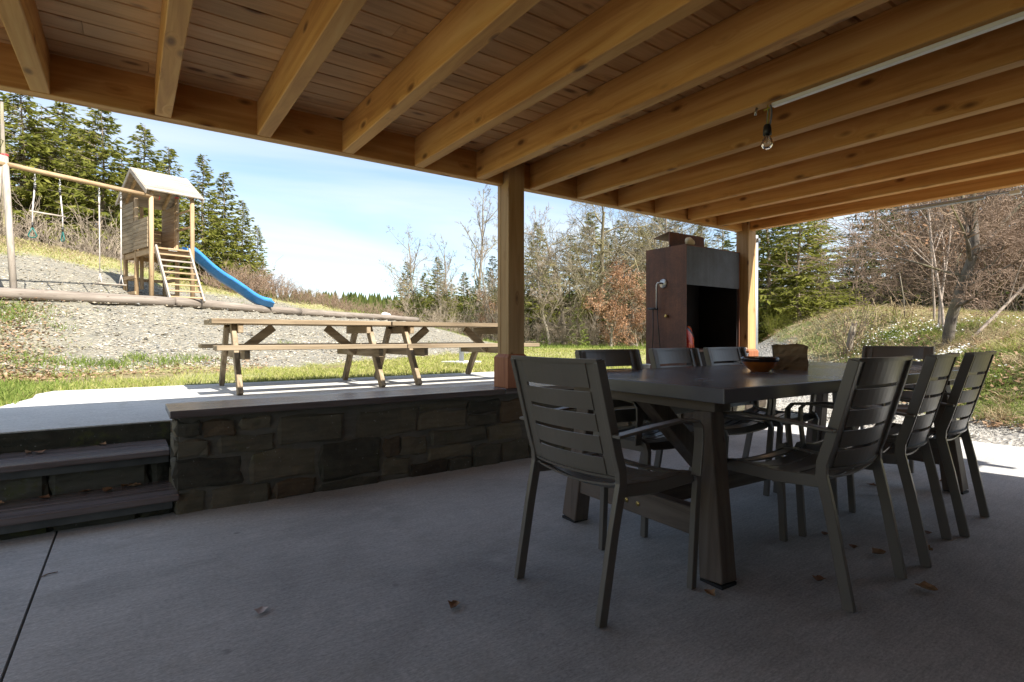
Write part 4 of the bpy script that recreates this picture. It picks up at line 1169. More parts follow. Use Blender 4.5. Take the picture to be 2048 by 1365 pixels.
sa, sb = on_beam(200), on_beam(243.4)
ROOTL = lambda r, v: Vector(v) - r.location
sw = empty('swing', Vector(((sa.x + sb.x) / 2, (sa.y + sb.y) / 2, 2.13)), 0, 'plank swing seat on two long white ropes beside the tower', 'swing')
for p in (sa, sb):
    q_ = Vector(ROOTL(sw, p)); q_.z = 4.30 - 2.13
    hanger(sw, q_, 0, None)
    MB().tube([(q_.x, q_.y, q_.z - 0.28), (q_.x, q_.y, q_.z - 0.44)], 0.017, 8).build('splice', M['rope'], sw, True)
    cx_ = q_ * 0.98
    MB().tube([(q_.x, q_.y, q_.z - 0.27), (cx_.x, cx_.y, 0.22)], 0.011, 7).build('rope', M['rope'], sw, True)
    for s in (-1, 1):
        MB().tube([(cx_.x, cx_.y, 0.23), (cx_.x + per.x * 0.09 * s, cx_.y + per.y * 0.09 * s, 0.0)], 0.008, 6).build('rope_end', M['rope'], sw, True)
dd = Vector((dirb.x, dirb.y, 0)).normalized(); hl = (sb - sa).length / 2 + 0.06
MB().beam(-dd * hl, dd * hl, 0.20, 0.025).build('seat_plank', wood('grey', 'x'), sw, bevel=0.004)
ta, tb_ = on_beam(72), on_beam(121.6)
tr = empty('trapeze', Vector(((ta.x + tb_.x) / 2, (ta.y + tb_.y) / 2, 2.95)), 0, 'trapeze bar with two green gym rings hanging from the swing beam', 'trapeze')
for p, s in ((ta, -1), (tb_, 1)):
    q_ = Vector(ROOTL(tr, p)); q_.z = 4.30 - 2.95
    hanger(tr, q_, 0, None)
    m1 = q_ * 1.0 + dd * (0.045 * s); m1.z = 0.52
    MB().tube([(q_.x, q_.y, q_.z - 0.28), (q_.x, q_.y, q_.z - 0.40)], 0.02, 8).build('grip', M['black'], tr, True)
    MB().tube([(q_.x, q_.y, q_.z - 0.27), tuple(m1), (m1.x, m1.y, 0.20)], 0.012, 7).build('rope', M['rope'], tr, True)
    MB().tube([(m1.x, m1.y, 0.30), (m1.x, m1.y, 0.20)], 0.017, 8).build('grip', M['black'], tr, True)
    rd = (dd * 0.8 + per * 0.6).normalized() if s < 0 else per
    MB().tube([(m1.x + rd.x * x, m1.y + rd.y * x, 0.10 + z) for x, z in ((0, 0.10), (-0.045, 0.0), (-0.068, -0.06), (-0.045, -0.095), (0, -0.10), (0.045, -0.095), (0.068, -0.06), (0.045, 0.0), (0, 0.10))], 0.013, 8).build('ring', M['green'], tr, True)
hl = (tb_ - ta).length / 2 + 0.09
MB().tube([tuple(-dd * hl + Vector((0, 0, 0.52))), tuple(dd * hl + Vector((0, 0, 0.52)))], 0.018, 10).build('bar', wood('grey', 'x'), tr, True)

# white boulder on the ridge
o = rock('boulder', (0.22, 0.18, 0.14), M['rockwhite'], 9, n=8); la, de = (771 - 1024) / FPX * 24.5, 24.5
o.location = G(la, de, -0.02); o.location.z = max(o.location.z, 1.78); tag(o, 'white boulder beyond the right end of the edging logs', 'boulder')

# ------------------------------------------------------------------ leaves and twig on the patio
def leaf_mesh(seed, mat, L=0.05):
    rg = random.Random(seed); vs = []; fs = []
    n = 7
    wd = [0.05, 0.55, 0.85, 1.0, 0.8, 0.45, 0.06]
    cu = rg.uniform(0.3, 0.8); tw_ = rg.uniform(-0.5, 0.5)
    for i in range(n):
        a = i / (n - 1)
        for j in range(5):
            s = (j - 2) / 2
            r_ = wd[i] * (1 + 0.25 * math.sin(i * 2.4 + j * 1.7 + seed))
            x = (a - 0.5) * L; y = s * L * 0.36 * r_
            z = 0.004 + cu * L * 0.35 * (s * s * r_ + 0.8 * (a - 0.5) ** 2 * 2) + tw_ * y * (a - 0.5) + rg.uniform(0, 0.003)
            vs.append((x, y, max(z, 0.001)))
    for i in range(n - 1):
        for j in range(4):
            fs.append((i * 5 + j, i * 5 + j + 1, (i + 1) * 5 + j + 1, (i + 1) * 5 + j))
    m_ = bpy.data.meshes.new('fallen_leaf'); m_.from_pydata(vs, [], fs); m_.materials.append(mat)
    for p in m_.polygons:
        p.use_smooth = True
    return m_


M['leafA'] = plain('dry_oak_leaf', (0.23, 0.115, 0.055), 0.8, var=0.4, scale=40)
M['leafB'] = plain('dry_maple_leaf', (0.34, 0.20, 0.10), 0.8, var=0.35, scale=40)
lm = [leaf_mesh(i, M['leafA' if i % 2 else 'leafB'], L) for i, L in enumerate((0.055, 0.06, 0.07, 0.05))]
LV = [(0.925, 1.664, 'curled tan leaf lying alone on the open concrete floor', 0), (1.735, 1.20, 'round tan leaf on the floor at the near table leg', 0),
      (2.193, 1.03, 'curled brown leaf on the floor left of the closest right-hand chair leg', 1), (2.654, 1.101, 'brown leaf on the floor beneath the closest right-hand chair', 3),
      (2.661, 1.0, 'wide brown leaf on the floor between the right-hand chair legs', 2), (2.435, 0.758, 'long ragged orange-brown leaf on the floor in the lower right corner', 2),
      (3.136, 0.971, 'upright curled leaf on the floor beside the middle right-hand chair', 3), (2.718, 1.25, 'small brown leaf on the floor under the table edge', 3),
      (3.862, 1.494, 'leaf on the floor under the far end of the table', 1), (4.355, 1.262, 'thin leaf on the floor nearest the sunlit strip', 1),
      (2.889, 0.9, 'crumpled leaf on the floor by the foot of the middle right-hand chair', 0)]
for x, y, lb, k in LV:
    o = link(bpy.data.objects.new('fallen_leaf', lm[k])); o.location = (x, y, 0.0); o.rotation_euler = (0, 0, rnd.uniform(0, 6)); tag(o, lb, 'leaf', 'dry leaves on the patio floor')
o = leaf_mesh(44, plain('bleached_leaf', (0.55, 0.46, 0.42), 0.8), 0.055); o = link(bpy.data.objects.new('fallen_leaf', o)); o.location = (0.365, 2.017, 0); o.rotation_euler = (0, 0, 1.2)
tag(o, 'pale bleached leaf on the open floor, leftmost of the fallen leaves', 'leaf', 'dry leaves on the patio floor')
o = MB().tube([(0, 0, 0.003), (0.02, 0.012, 0.006), (0.05, 0.024, 0.003)], [0.002, 0.0025, 0.0015], 6).build('twig', M['bark_brown'], None, True)
o.location = (-0.292, 2.812, 0); tag(o, 'thin brown twig on the floor beside the expansion joint', 'twig')
for k in range(15):
    up_ = k % 3 == 0
    o = link(bpy.data.objects.new('fallen_leaf', lm[k % 4]))
    o.location = (rnd.uniform(-0.72, 0.15), (rnd.uniform(3.98, 4.07) if up_ else rnd.uniform(3.62, 3.71)), 0.300 if up_ else 0.115)
    o.rotation_euler = (rnd.uniform(-0.2, 0.2), 0, rnd.uniform(0, 6)); o.scale = [rnd.uniform(0.7, 1.2)] * 3
    if up_:
        tag(o, 'dry brown leaf caught at the back of the upper plank step', 'leaf', 'leaves on the upper step')
    else:
        tag(o, 'dry brown leaf caught at the back of the lower plank step', 'leaf', 'leaves on the lower step')

# ------------------------------------------------------------------ vegetation generators
def quads(base, dirv, side, L, Wd, mid=0.45):
    """kite-shaped leaves: base, two shoulders, tip"""
    b_ = base; tip = base + dirv * L[:, None]; md = base + dirv * (L * mid)[:, None]
    v = np.stack([b_, md + side * (Wd / 2)[:, None], tip, md - side * (Wd / 2)[:, None]], 1).reshape(-1, 3)
    f = np.arange(len(v)).reshape(-1, 4)
    return v, f


def nrmz(a):
    return a / np.maximum(np.linalg.norm(a, axis=-1, keepdims=True), 1e-6)


def tubes(branches, n=4):
    """branches: list of (pts k x 3, radii k) -> one vertex / face array (quads)"""
    V = []; F = []; o = 0
    ca = [(math.cos(2 * PI * j / n), math.sin(2 * PI * j / n)) for j in range(n)]
    for pts, rr in branches:
        k = len(pts)
        d = np.empty_like(pts); d[1:-1] = pts[2:] - pts[:-2]; d[0] = pts[1] - pts[0]; d[-1] = pts[-1] - pts[-2]
        d = nrmz(d)
        ref = np.array([0.0, 0.0, 1.0]) if abs(d[0, 2]) < 0.9 else np.array([1.0, 0.0, 0.0])
        u = nrmz(np.cross(d, ref)); w = np.cross(d, u)
        ring = np.stack([pts + (u * c_ + w * s_) * rr[:, None] for c_, s_ in ca], 1).reshape(-1, 3)
        V.append(ring)
        i = np.arange(k - 1)[:, None] * n; j = np.arange(n)[None]; j2 = (j + 1) % n
        F.append((np.stack([i + j, i + j2, i + n + j2, i + n + j], -1).reshape(-1, 4)) + o)
        o += len(ring)
    return np.concatenate(V), np.concatenate(F)


def spruce_mesh(h, cb, R, seed, whorls=30, nb=6, dens=1.0, spray=0.30, droop=0.42):
    g = np.random.default_rng(seed)
    br = []; B = []; D = []; Sd = []; L_ = []; Wd = []; dead = []
    tz = np.linspace(0, h, 9)
    tr_ = (np.stack([0.05 * np.sin(tz * 0.7 + seed), 0.05 * np.cos(tz * 0.9), tz], 1), np.interp(tz, [0, h * 0.1, h], [0.115 * h / 9, 0.085 * h / 9, 0.008]))
    z0 = cb * h
    nbr = whorls * nb
    for k in range(nbr):
        t_ = min(0.995, max(0.0, (k + g.uniform(-2.5, 2.5)) / nbr)); t_ = t_ ** 1.08
        z = z0 + (h - z0) * t_
        prof = (1 - t_) ** 0.82 * (0.70 + 0.30 * min(1, t_ * 5 + 0.2))
        Lb = R * prof * g.uniform(0.45, 1.22) + 0.06
        az = g.uniform(0, 2 * PI); out = np.array([math.cos(az), math.sin(az), 0]); tan = np.array([-out[1], out[0], 0])
        m_ = 6; x = np.linspace(0, 1, m_)
        rise = (0.60 * t_ ** 1.5 - droop * (1 - t_)) * g.uniform(0.5, 1.5)
        pts = np.array([0, 0, z]) + out * (Lb * x)[:, None] + np.array([0, 0, 1.0]) * (Lb * (rise * x + 0.20 * (1 - t_) * x * x))[:, None] + tan * (0.10 * Lb * np.sin(x * 3 + k))[:, None]
        br.append((pts, np.linspace(0.012, 0.003, m_) * (h / 9)))
        ns = max(5, int(16 * dens * (Lb / R + 0.2)))
        xx = g.uniform(0.10, 1.0, ns) ** 0.8
        p = np.stack([np.interp(xx, x, pts[:, i_]) for i_ in range(3)], -1)
        sg = g.choice([-1.0, 1.0], ns)
        dv = out * g.uniform(0.25, 1.0, ns)[:, None] + tan * (sg * g.uniform(0.1, 0.9, ns))[:, None]
        dv[:, 2] += g.uniform(-1.1, 0.10, ns) * (1 - 0.6 * t_)
        dv = nrmz(dv); s_ = nrmz(np.cross(dv, g.normal(size=(ns, 3))))
        l = spray * g.uniform(0.5, 1.25, ns) * (0.6 + 0.55 * (1 - t_))
        B.append(p); D.append(dv); Sd.append(s_); L_.append(l); Wd.append(l * g.uniform(0.20, 0.40, ns))
    if cb > 0.25:
        for k in range(int(60 * cb)):
            z = g.uniform(0.12, cb * 1.1) * h; az = g.uniform(0, 2 * PI); l = g.uniform(0.3, 1.0) * R * 0.7
            o_ = np.array([math.cos(az), math.sin(az), g.uniform(-0.35, 0.05)])
            x = np.linspace(0, 1, 4)[:, None]
            dead.append((np.array([0, 0, z]) + o_ * l * x + np.array([0, 0, -0.12]) * x * x, np.array([0.011, 0.008, 0.006, 0.003])))
            for q_ in range(4):
                xx = g.uniform(0.3, 1); p = np.array([0, 0, z]) + o_ * l * xx
                dv = np.array([g.normal(), g.normal(), g.uniform(-0.9, 0.1)]); dv /= np.linalg.norm(dv)
                dead.append((p + dv * np.array([0, 0.12, 0.24])[:, None] * g.uniform(0.5, 1.4), np.array([0.005, 0.004, 0.002])))
    v, f = quads(np.concatenate(B), np.concatenate(D), np.concatenate(Sd), np.concatenate(L_), np.concatenate(Wd))
    crown = mesh_np('crown', v, f)
    tv, tf = tubes([tr_], 9); trunk = mesh_np('trunk', tv, tf, True)
    bv, bf = tubes(br, 3); boughs = mesh_np('boughs', bv, bf)
    dd_ = None
    if dead:
        dv_, df_ = tubes(dead, 3); dd_ = mesh_np('dead_branches', dv_, df_)
    return trunk, crown, boughs, dd_


SPR = {}


def add_spruce_kind(key, needle, *a, **k):
    trunk, crown, boughs, dead = spruce_mesh(*a, **k)
    trunk.materials.append(M['bark_spruce']); crown.materials.append(M[needle]); boughs.materials.append(M['bark_spruce'])
    if dead:
        dead.materials.append(M['needle_br'])
    SPR[key] = (trunk, crown, boughs, dead, a[0])


add_spruce_kind('bare1', 'needle', 10.0, 0.50, 2.0, 1, 38, 7, 2.0)
add_spruce_kind('bare2', 'needle', 10.0, 0.44, 2.1, 2, 40, 7, 2.0)
add_spruce_kind('slim', 'needle', 10.0, 0.22, 1.75, 3, 42, 7, 1.9)
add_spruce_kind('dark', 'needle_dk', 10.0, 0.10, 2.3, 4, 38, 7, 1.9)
add_spruce_kind('full', 'needle', 10.0, 0.05, 2.5, 5, 42, 7, 2.3, spray=0.32)
add_spruce_kind('ragged', 'needle_br', 10.0, 0.30, 1.5, 6, 26, 5, 0.9)
add_spruce_kind('young', 'needle_yg', 2.0, 0.05, 0.55, 7, 16, 6, 0.7, spray=0.12, droop=0.1)


def place_tree(name, parts, loc, rz, sxy, sz, label, group, cat='tree'):
    r = empty(name, loc, rz, label, cat, group); r.scale = (sxy, sxy, sz)
    for nm, me in parts:
        if me is not None:
            link(bpy.data.objects.new(nm, me), r)
    return r


def spruce(key, xpx, ytop, d, label, group, rad=1.0, name='spruce_tree'):
    t_, c_, b_, dd_, h0 = SPR[key]
    lat = (xpx - 1024) / FPX * d; p = G(lat, d, -0.1)
    zt = CAMZ + (HOR - ytop) * d / FPX; s = max(0.1, (zt - p.z) / h0)
    return place_tree(name, [('trunk', t_), ('crown', c_), ('boughs', b_), ('dead_branches', dd_)], p, rnd.uniform(0, 6.28), s * rad, s, label, group)


# wood on the hillside, left
ORDL = ['%d%s' % (q_, 'th' if 10 < q_ % 100 < 14 else {1: 'st', 2: 'nd', 3: 'rd'}.get(q_ % 10, 'th')) for q_ in range(1, 60)]
ORD = ['first', 'second', 'third', 'fourth', 'fifth', 'sixth', 'seventh', 'eighth', 'ninth', 'tenth', 'eleventh', 'twelfth', 'thirteenth', 'fourteenth', 'fifteenth']
LS = [('bare1', 48, 168, 24.5, 1.15), ('ragged', 88, 215, 25.5, 1.1), ('bare2', 130, 206, 27, 1.15), ('bare2', 205, 212, 25, 1.2), ('slim', 290, 252, 29, 1.25), ('slim', 340, 296, 32, 1.15),
      ('slim', 408, 312, 28, 1.1), ('slim', 449, 345, 30, 1.2), ('slim', 487, 402, 31, 1.1), ('slim', 516, 452, 33, 1.0)]
for i, (k, x, y, d, r) in enumerate(LS):
    spruce(k, x, y, d, 'hillside spruce behind the playground, %s from the left in the front row' % ORD[i], 'spruces on the hillside behind the playground', r)
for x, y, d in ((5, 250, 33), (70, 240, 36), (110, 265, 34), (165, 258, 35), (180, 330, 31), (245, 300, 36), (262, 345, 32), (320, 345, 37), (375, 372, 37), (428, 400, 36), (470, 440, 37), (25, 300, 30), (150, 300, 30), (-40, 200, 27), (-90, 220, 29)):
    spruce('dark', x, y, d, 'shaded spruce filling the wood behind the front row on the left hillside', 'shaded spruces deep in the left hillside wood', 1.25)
tp = G((10 - 1024) / FPX * 21, 21)
mb = MB().tube([(0, 0, -0.2), (0.03, 0, 4), (-0.05, 0.02, 9)], [0.13, 0.10, 0.05], 10)
r = empty('dead_spruce', tp, 0, 'bare grey dead spruce trunk at the left picture border', 'tree'); mb.build('trunk', M['bark_grey'], r, True)
for k in range(18):
    z = 1.5 + k * 0.4; a = k * 2.4
    MB().tube([(0, 0, z), (0.5 * math.cos(a), 0.5 * math.sin(a), z - 0.05), (0.9 * math.cos(a + .2), 0.9 * math.sin(a + .2), z - 0.2)], [0.016, 0.01, 0.004], 5).build('dead_branch', M['bark_grey'], r, True)

# spruces beyond the meadow
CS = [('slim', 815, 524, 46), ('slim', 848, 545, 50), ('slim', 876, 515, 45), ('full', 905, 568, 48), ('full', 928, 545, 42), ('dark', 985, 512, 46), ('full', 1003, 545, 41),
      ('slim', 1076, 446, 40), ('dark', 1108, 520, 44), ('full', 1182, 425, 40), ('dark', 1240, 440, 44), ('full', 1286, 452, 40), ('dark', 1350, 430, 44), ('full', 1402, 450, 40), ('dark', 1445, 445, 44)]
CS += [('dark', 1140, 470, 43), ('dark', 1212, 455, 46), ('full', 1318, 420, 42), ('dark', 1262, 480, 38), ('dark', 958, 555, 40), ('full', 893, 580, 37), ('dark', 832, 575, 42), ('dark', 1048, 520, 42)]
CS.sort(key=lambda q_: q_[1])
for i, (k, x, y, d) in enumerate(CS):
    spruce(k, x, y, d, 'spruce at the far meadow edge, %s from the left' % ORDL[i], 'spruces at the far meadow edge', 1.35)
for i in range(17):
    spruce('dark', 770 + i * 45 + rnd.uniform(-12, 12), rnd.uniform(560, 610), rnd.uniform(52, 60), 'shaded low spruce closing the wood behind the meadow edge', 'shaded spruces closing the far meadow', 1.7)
# big spruces right of the far post
RS = [('full', 1535, 330, 25, 1.3, 'broad light green spruce right beside the grey downpipe'), ('full', 1598, 345, 23, 1.35, 'broad spruce in the middle of the trio right of the downpipe'),
      ('full', 1640, 400, 26, 1.2, 'spruce on the left edge of the sky gap behind the mound'), ('dark', 1748, 300, 30, 1.15, 'tall dark spruce on the right edge of the sky gap'),
      ('dark', 1690, 520, 34, 1.5, 'lower dark spruce standing in the sky gap behind the mound'), ('dark', 1822, 280, 31, 1.3, 'dark spruce behind the bare tree on the mound'),
      ('dark', 1905, 250, 30, 1.3, 'dark spruce behind the trunk of the mound tree'), ('dark', 1990, 240, 28, 1.3, 'dark spruce behind the brush near the right border'), ('dark', 2070, 240, 26, 1.3, 'dark spruce cut by the right picture border')]
for k, x, y, d, r, lb in RS:
    spruce(k, x, y, d, lb, 'tall spruces behind the mound', r)
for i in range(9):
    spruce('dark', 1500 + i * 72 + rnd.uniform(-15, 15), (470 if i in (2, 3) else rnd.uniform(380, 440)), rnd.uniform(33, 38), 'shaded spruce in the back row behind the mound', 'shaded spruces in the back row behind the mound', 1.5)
for x, y, d, lb in ((1156, 618, 27, 'small yellow-green young spruce standing alone at the meadow edge'), (1088, 655, 28, 'tiny young spruce just right of the near roof post')):
    spruce('young', x, y, d, lb, 'young spruces at the meadow edge', 1.15, 'young_spruce')


def bare_mesh(h, r0, seed, counts=(9, 7, 6, 4), spread=0.75, up=0.12, first=0.3, wig=0.16, ratio=0.62, lean=(0, 0), minr=0.004, leaves=0, twig0=2, manual=(), taper0=0.35):
    g = np.random.default_rng(seed)
    wood_, twig = [], []; tips = []

    def grow(p, dv, L, r, lev):
        k = 7 if lev == 0 else (5 if lev < 3 else 4)
        pts = [p]; d_ = dv
        for i in range(k - 1):
            d_ = d_ + g.normal(size=3) * wig * (0.5 if lev == 0 else 1) + np.array([0, 0, up if lev else 0.05])
            d_ = d_ / np.linalg.norm(d_); pts.append(pts[-1] + d_ * (L / (k - 1)))
        pts = np.array(pts); rr = np.maximum(r * np.linspace(1, taper0 if lev == 0 else (0.35 if lev < 2 else 0.25), k), minr)
        (wood_ if lev < twig0 else twig).append((pts, rr))
        if lev >= 2:
            tips.append(pts[-1]); tips.append(pts[-2])
        if lev < len(counts):
            n = counts[lev]
            for c_ in range(n):
                x = first + (1 - first) * (c_ + g.uniform(0.2, 0.9)) / n if lev == 0 else g.uniform(0.2, 1.0)
                x = min(x, 0.99); i = int(x * (k - 1)); q_ = pts[i] + (pts[min(i + 1, k - 1)] - pts[i]) * (x * (k - 1) - i)
                t_ = pts[min(i + 1, k - 1)] - pts[i]; t_ = t_ / np.linalg.norm(t_)
                s_ = np.cross(t_, g.normal(size=3)); s_ = s_ / np.linalg.norm(s_)
                a = spread * g.uniform(0.6, 1.3)
                nd_ = t_ * math.cos(a) + s_ * math.sin(a)
                grow(q_, nd_, L * ratio * g.uniform(0.55, 1.1) * (1.0 - 0.35 * x), max(r * (1 - 0.55 * x) * 0.5, minr), lev + 1)
    d0 = np.array([lean[0], lean[1], 1.0]); d0 /= np.linalg.norm(d0)
    grow(np.array([0, 0, -0.1]), d0, h, r0, 0)
    for fr, dl, da, du, L, r in manual:
        dv = np.array([dl * FY + da * FX, -dl * FX + da * FY, du]); dv /= np.linalg.norm(dv)
        tk_ = wood_[0][0]; grow(np.array([np.interp(fr * (len(tk_) - 1), range(len(tk_)), tk_[:, i_]) for i_ in range(3)]) - dv * 0.03, dv, L, r, 1)
    wv, wf = tubes(wood_, 7); tv, tf = tubes(twig, 3)
    out = [mesh_np('trunk', wv, wf, True), mesh_np('twigs', tv, tf), None]
    if leaves:
        T = np.array(tips); n = leaves
        B = T[g.integers(0, len(T), n)] + g.normal(size=(n, 3)) * 0.10
        D = nrmz(g.normal(size=(n, 3)) + np.array([0, 0, -0.4])); Sd = nrmz(np.cross(D, g.normal(size=(n, 3))))
        l = g.uniform(0.05, 0.11, n)
        v, f = quads(B, D, Sd, l, l * 0.6); out[2] = mesh_np('dry_leaves', v, f)
    return out


def bare(name, me, mats, loc, rz, s, label, group=None, cat='tree', leafmat='brownleaf'):
    for m_, k in zip(me, (mats[0], mats[1], leafmat)):
        if m_ is not None and not m_.materials:
            m_.materials.append(M[k])
    return place_tree(name, [('trunk', me[0]), ('twigs', me[1]), ('leaves', me[2])], loc, rz, s, s, label, group, cat)


def at_px(x, d, dz=-0.05):
    return G((x - 1024) / FPX * d, d, dz)


tall = bare_mesh(10.5, 0.14, 21, (12, 8, 6, 4), 0.72, 0.11, 0.36, 0.17, 0.43, minr=0.007)
low = bare_mesh(6.5, 0.11, 22, (11, 8, 6, 4), 0.85, 0.09, 0.15, 0.2, 0.58, minr=0.007)
oak = bare_mesh(7.5, 0.19, 23, (13, 9, 7, 4), 0.85, 0.07, 0.12, 0.24, 0.72, minr=0.007)
beech = bare_mesh(3.4, 0.07, 24, (12, 7, 5), 0.95, 0.03, 0.06, 0.2, 0.62, minr=0.006, leaves=5200)
BT = [(tall, 955, 40, 1.02, 'tall slender bare tree left of the near roof post', ('bark_grey', 'bark_grey')),
      (tall, 842, 42, 0.76, 'bare tree with a thin crown above the low spruces', ('bark_grey', 'bark_grey')),
      (low, 800, 38, 0.72, 'small bare tree at the left end of the tree line', ('bark_grey', 'bark_pale')),
      (low, 890, 36, 0.66, 'low bare tree over the second picnic table', ('bark_grey', 'bark_pale')),
      (low, 985, 33, 0.72, 'bare bushy tree half covered by the near roof post', ('bark_grey', 'bark_pale')),
      (oak, 1190, 30, 1.0, 'large spreading bare oak between the post and the barbecue', ('bark_moss', 'bark_moss')),
      (oak, 1262, 31, 0.9, 'mossy bare oak just left of the barbecue', ('bark_moss', 'bark_moss')),
      (low, 1100, 28, 0.8, 'pale leaning bare tree right of the near roof post', ('bark_moss', 'bark_pale')),
      (oak, 1128, 32, 0.85, 'bare oak close right of the near roof post', ('bark_moss', 'bark_grey')),
      (tall, 905, 38, 0.62, 'slim bare tree between the low spruces left of the post', ('bark_grey', 'bark_grey')),
      (tall, 1300, 33, 0.9, 'slim bare tree right behind the left edge of the barbecue', ('bark_grey', 'bark_grey')),
      (oak, 1400, 33, 0.95, 'bare oak whose top shows above the barbecue', ('bark_moss', 'bark_moss'))]
for i, (me, x, d, s, lb, mt) in enumerate(BT):
    bare('bare_tree', me, mt, at_px(x, d), i * 1.7, s, lb, 'bare trees along the meadow edge')
bare('beech_sapling', beech, ('bark_grey', 'bark_brown'), at_px(1222, 27), 0.4, 1.05, 'young beech with brown dry leaves left of the barbecue', 'young beeches with dry leaves')
bare('beech_sapling', beech, ('bark_grey', 'bark_brown'), at_px(1275, 28), 2.4, 0.85, 'young beech with brown dry leaves partly hidden by the barbecue', 'young beeches with dry leaves')
bare('beech_sapling', beech, ('bark_grey', 'bark_brown'), at_px(968, 34), 1.4, 0.8, 'young beech with brown dry leaves beside the tall slender tree', 'young beeches with dry leaves')


def thicket_mesh(h, n, seed, counts=(6, 4), spread=0.6, up=0.05, base=0.5, lean=0.5, wig=0.13, minr=0.004, r0=0.014, leaves=0):
    g = np.random.default_rng(seed); stems, twig, tips = [], [], []

    def grow(p, dv, L, r, lev):
        k = 6 if lev == 0 else 4
        pts = [p]; d_ = dv
        for i in range(k - 1):
            d_ = d_ + g.normal(size=3) * wig + np.array([0, 0, up]); d_ /= np.linalg.norm(d_); pts.append(pts[-1] + d_ * (L / (k - 1)))
        pts = np.array(pts); (stems if lev == 0 else twig).append((pts, np.maximum(r * np.linspace(1, 0.3, k), minr))); tips.append(pts[-1])
        if lev < len(counts):
            for c_ in range(counts[lev]):
                x = g.uniform(0.25, 0.98); i = int(x * (k - 1)); q_ = pts[i] + (pts[i + 1] - pts[i]) * (x * (k - 1) - i)
                t_ = pts[i + 1] - pts[i]; t_ /= np.linalg.norm(t_); s_ = np.cross(t_, g.normal(size=3)); s_ /= np.linalg.norm(s_)
                a = spread * g.uniform(0.5, 1.4); grow(q_, t_ * math.cos(a) + s_ * math.sin(a), L * g.uniform(0.3, 0.6), r * 0.55, lev + 1)
    for i in range(n):
        a = g.uniform(0, 2 * PI); rr = base * math.sqrt(g.uniform())
        d_ = np.array([math.cos(a) * lean * g.uniform(0, 1), math.sin(a) * lean * g.uniform(0, 1), 1.0]); d_ /= np.linalg.norm(d_)
        grow(np.array([rr * math.cos(a), rr * math.sin(a), -0.08]), d_, h * g.uniform(0.6, 1.05), r0, 0)
    sv, sf = tubes(stems, 5); tv, tf = tubes(twig, 3)
    out = [mesh_np('stems', sv, sf, True), mesh_np('twigs', tv, tf), None]
    if leaves:
        T = np.array(tips)
        B = T[g.integers(0, len(T), leaves)] + g.normal(size=(leaves, 3)) * 0.03
        D = nrmz(g.normal(size=(leaves, 3))); Sd = nrmz(np.cross(D, g.normal(size=(leaves, 3)))); l = g.uniform(0.02, 0.05, leaves)
        v, f = quads(B, D, Sd, l, l * 0.6); out[2] = mesh_np('leaves', v, f)
    return out


th1 = thicket_mesh(3.6, 20, 31, (7, 5, 3), 0.7, 0.02, 0.9, 0.55, 0.16, 0.0045, 0.02)
th2 = thicket_mesh(1.3, 20, 32, (5, 4), 0.55, 0.06, 0.6, 0.55, 0.12, 0.005, 0.008, leaves=240)
th3 = thicket_mesh(2.2, 24, 33, (6, 4), 0.6, 0.05, 0.6, 0.7, 0.14, 0.005, 0.012)
# brush on the ridge behind the slide
for ib, x in enumerate(range(440, 800, 17)):
    lat_d = (x - 1024) / FPX
    # walk out along the ray until just past the ridge
    ds = np.linspace(14, 40, 140); Pw = [W(lat_d * q_, q_) for q_ in ds]
    zs_ = terrain(np.array([p.x for p in Pw]), np.array([p.y for p in Pw]))
    i = int(np.argmax((zs_ - CAMZ) / ds)); d = ds[i] + rnd.uniform(-0.6, 1.2)
    bare('ridge_bush', th2, ('bark_brown', 'bark_brown'), at_px(x + rnd.uniform(-6, 6), d, -0.1), rnd.uniform(0, 6), rnd.uniform(0.5, 0.8) * (1.1 if x < 600 else 0.85),
         'leafless brown bush on the ridge behind the slide, %s from the left' % ORDL[ib], 'leafless bushes along the ridge', 'bush')
# brush at the edge of the left wood
for ib, (x, d, s) in enumerate(((20, 17.5, 0.9), (60, 18, 0.85), (100, 18.6, 0.8), (150, 19, 0.95), (175, 19.4, 1.15), (196, 19.6, 1.1), (222, 20, 1.2), (245, 20, 1.05), (400, 23.5, 0.6), (430, 24, 0.6))):
    bare('hazel_bush', th3, ('bark_pale', 'bark_pale'), at_px(x, d, -0.1), rnd.uniform(0, 6), s, 'bare hazel bush at the edge of the left hillside wood, %s from the left' % ORDL[ib], 'bare hazel bushes at the hillside wood edge', 'bush')
# brush under the meadow-edge trees
for ib, x in enumerate(range(790, 1010, 24)):
    bare('hedge_bush', th3, ('bark_moss', 'bark_brown'), at_px(x, rnd.uniform(30, 35), -0.1), rnd.uniform(0, 6), rnd.uniform(0.7, 1.15), 'tangled bare bush under the trees left of the near post, %s from the left' % ORDL[ib], 'tangled bushes left of the near post', 'bush')
for ib, x in enumerate(range(1070, 1300, 26)):
    bare('hedge_bush', th3, ('bark_moss', 'bark_moss'), at_px(x, rnd.uniform(28, 31), -0.1), rnd.uniform(0, 6), rnd.uniform(0.5, 1.0), 'tangled mossy bush under the oaks right of the near post, %s from the left' % ORDL[ib], 'tangled bushes right of the near post', 'bush')

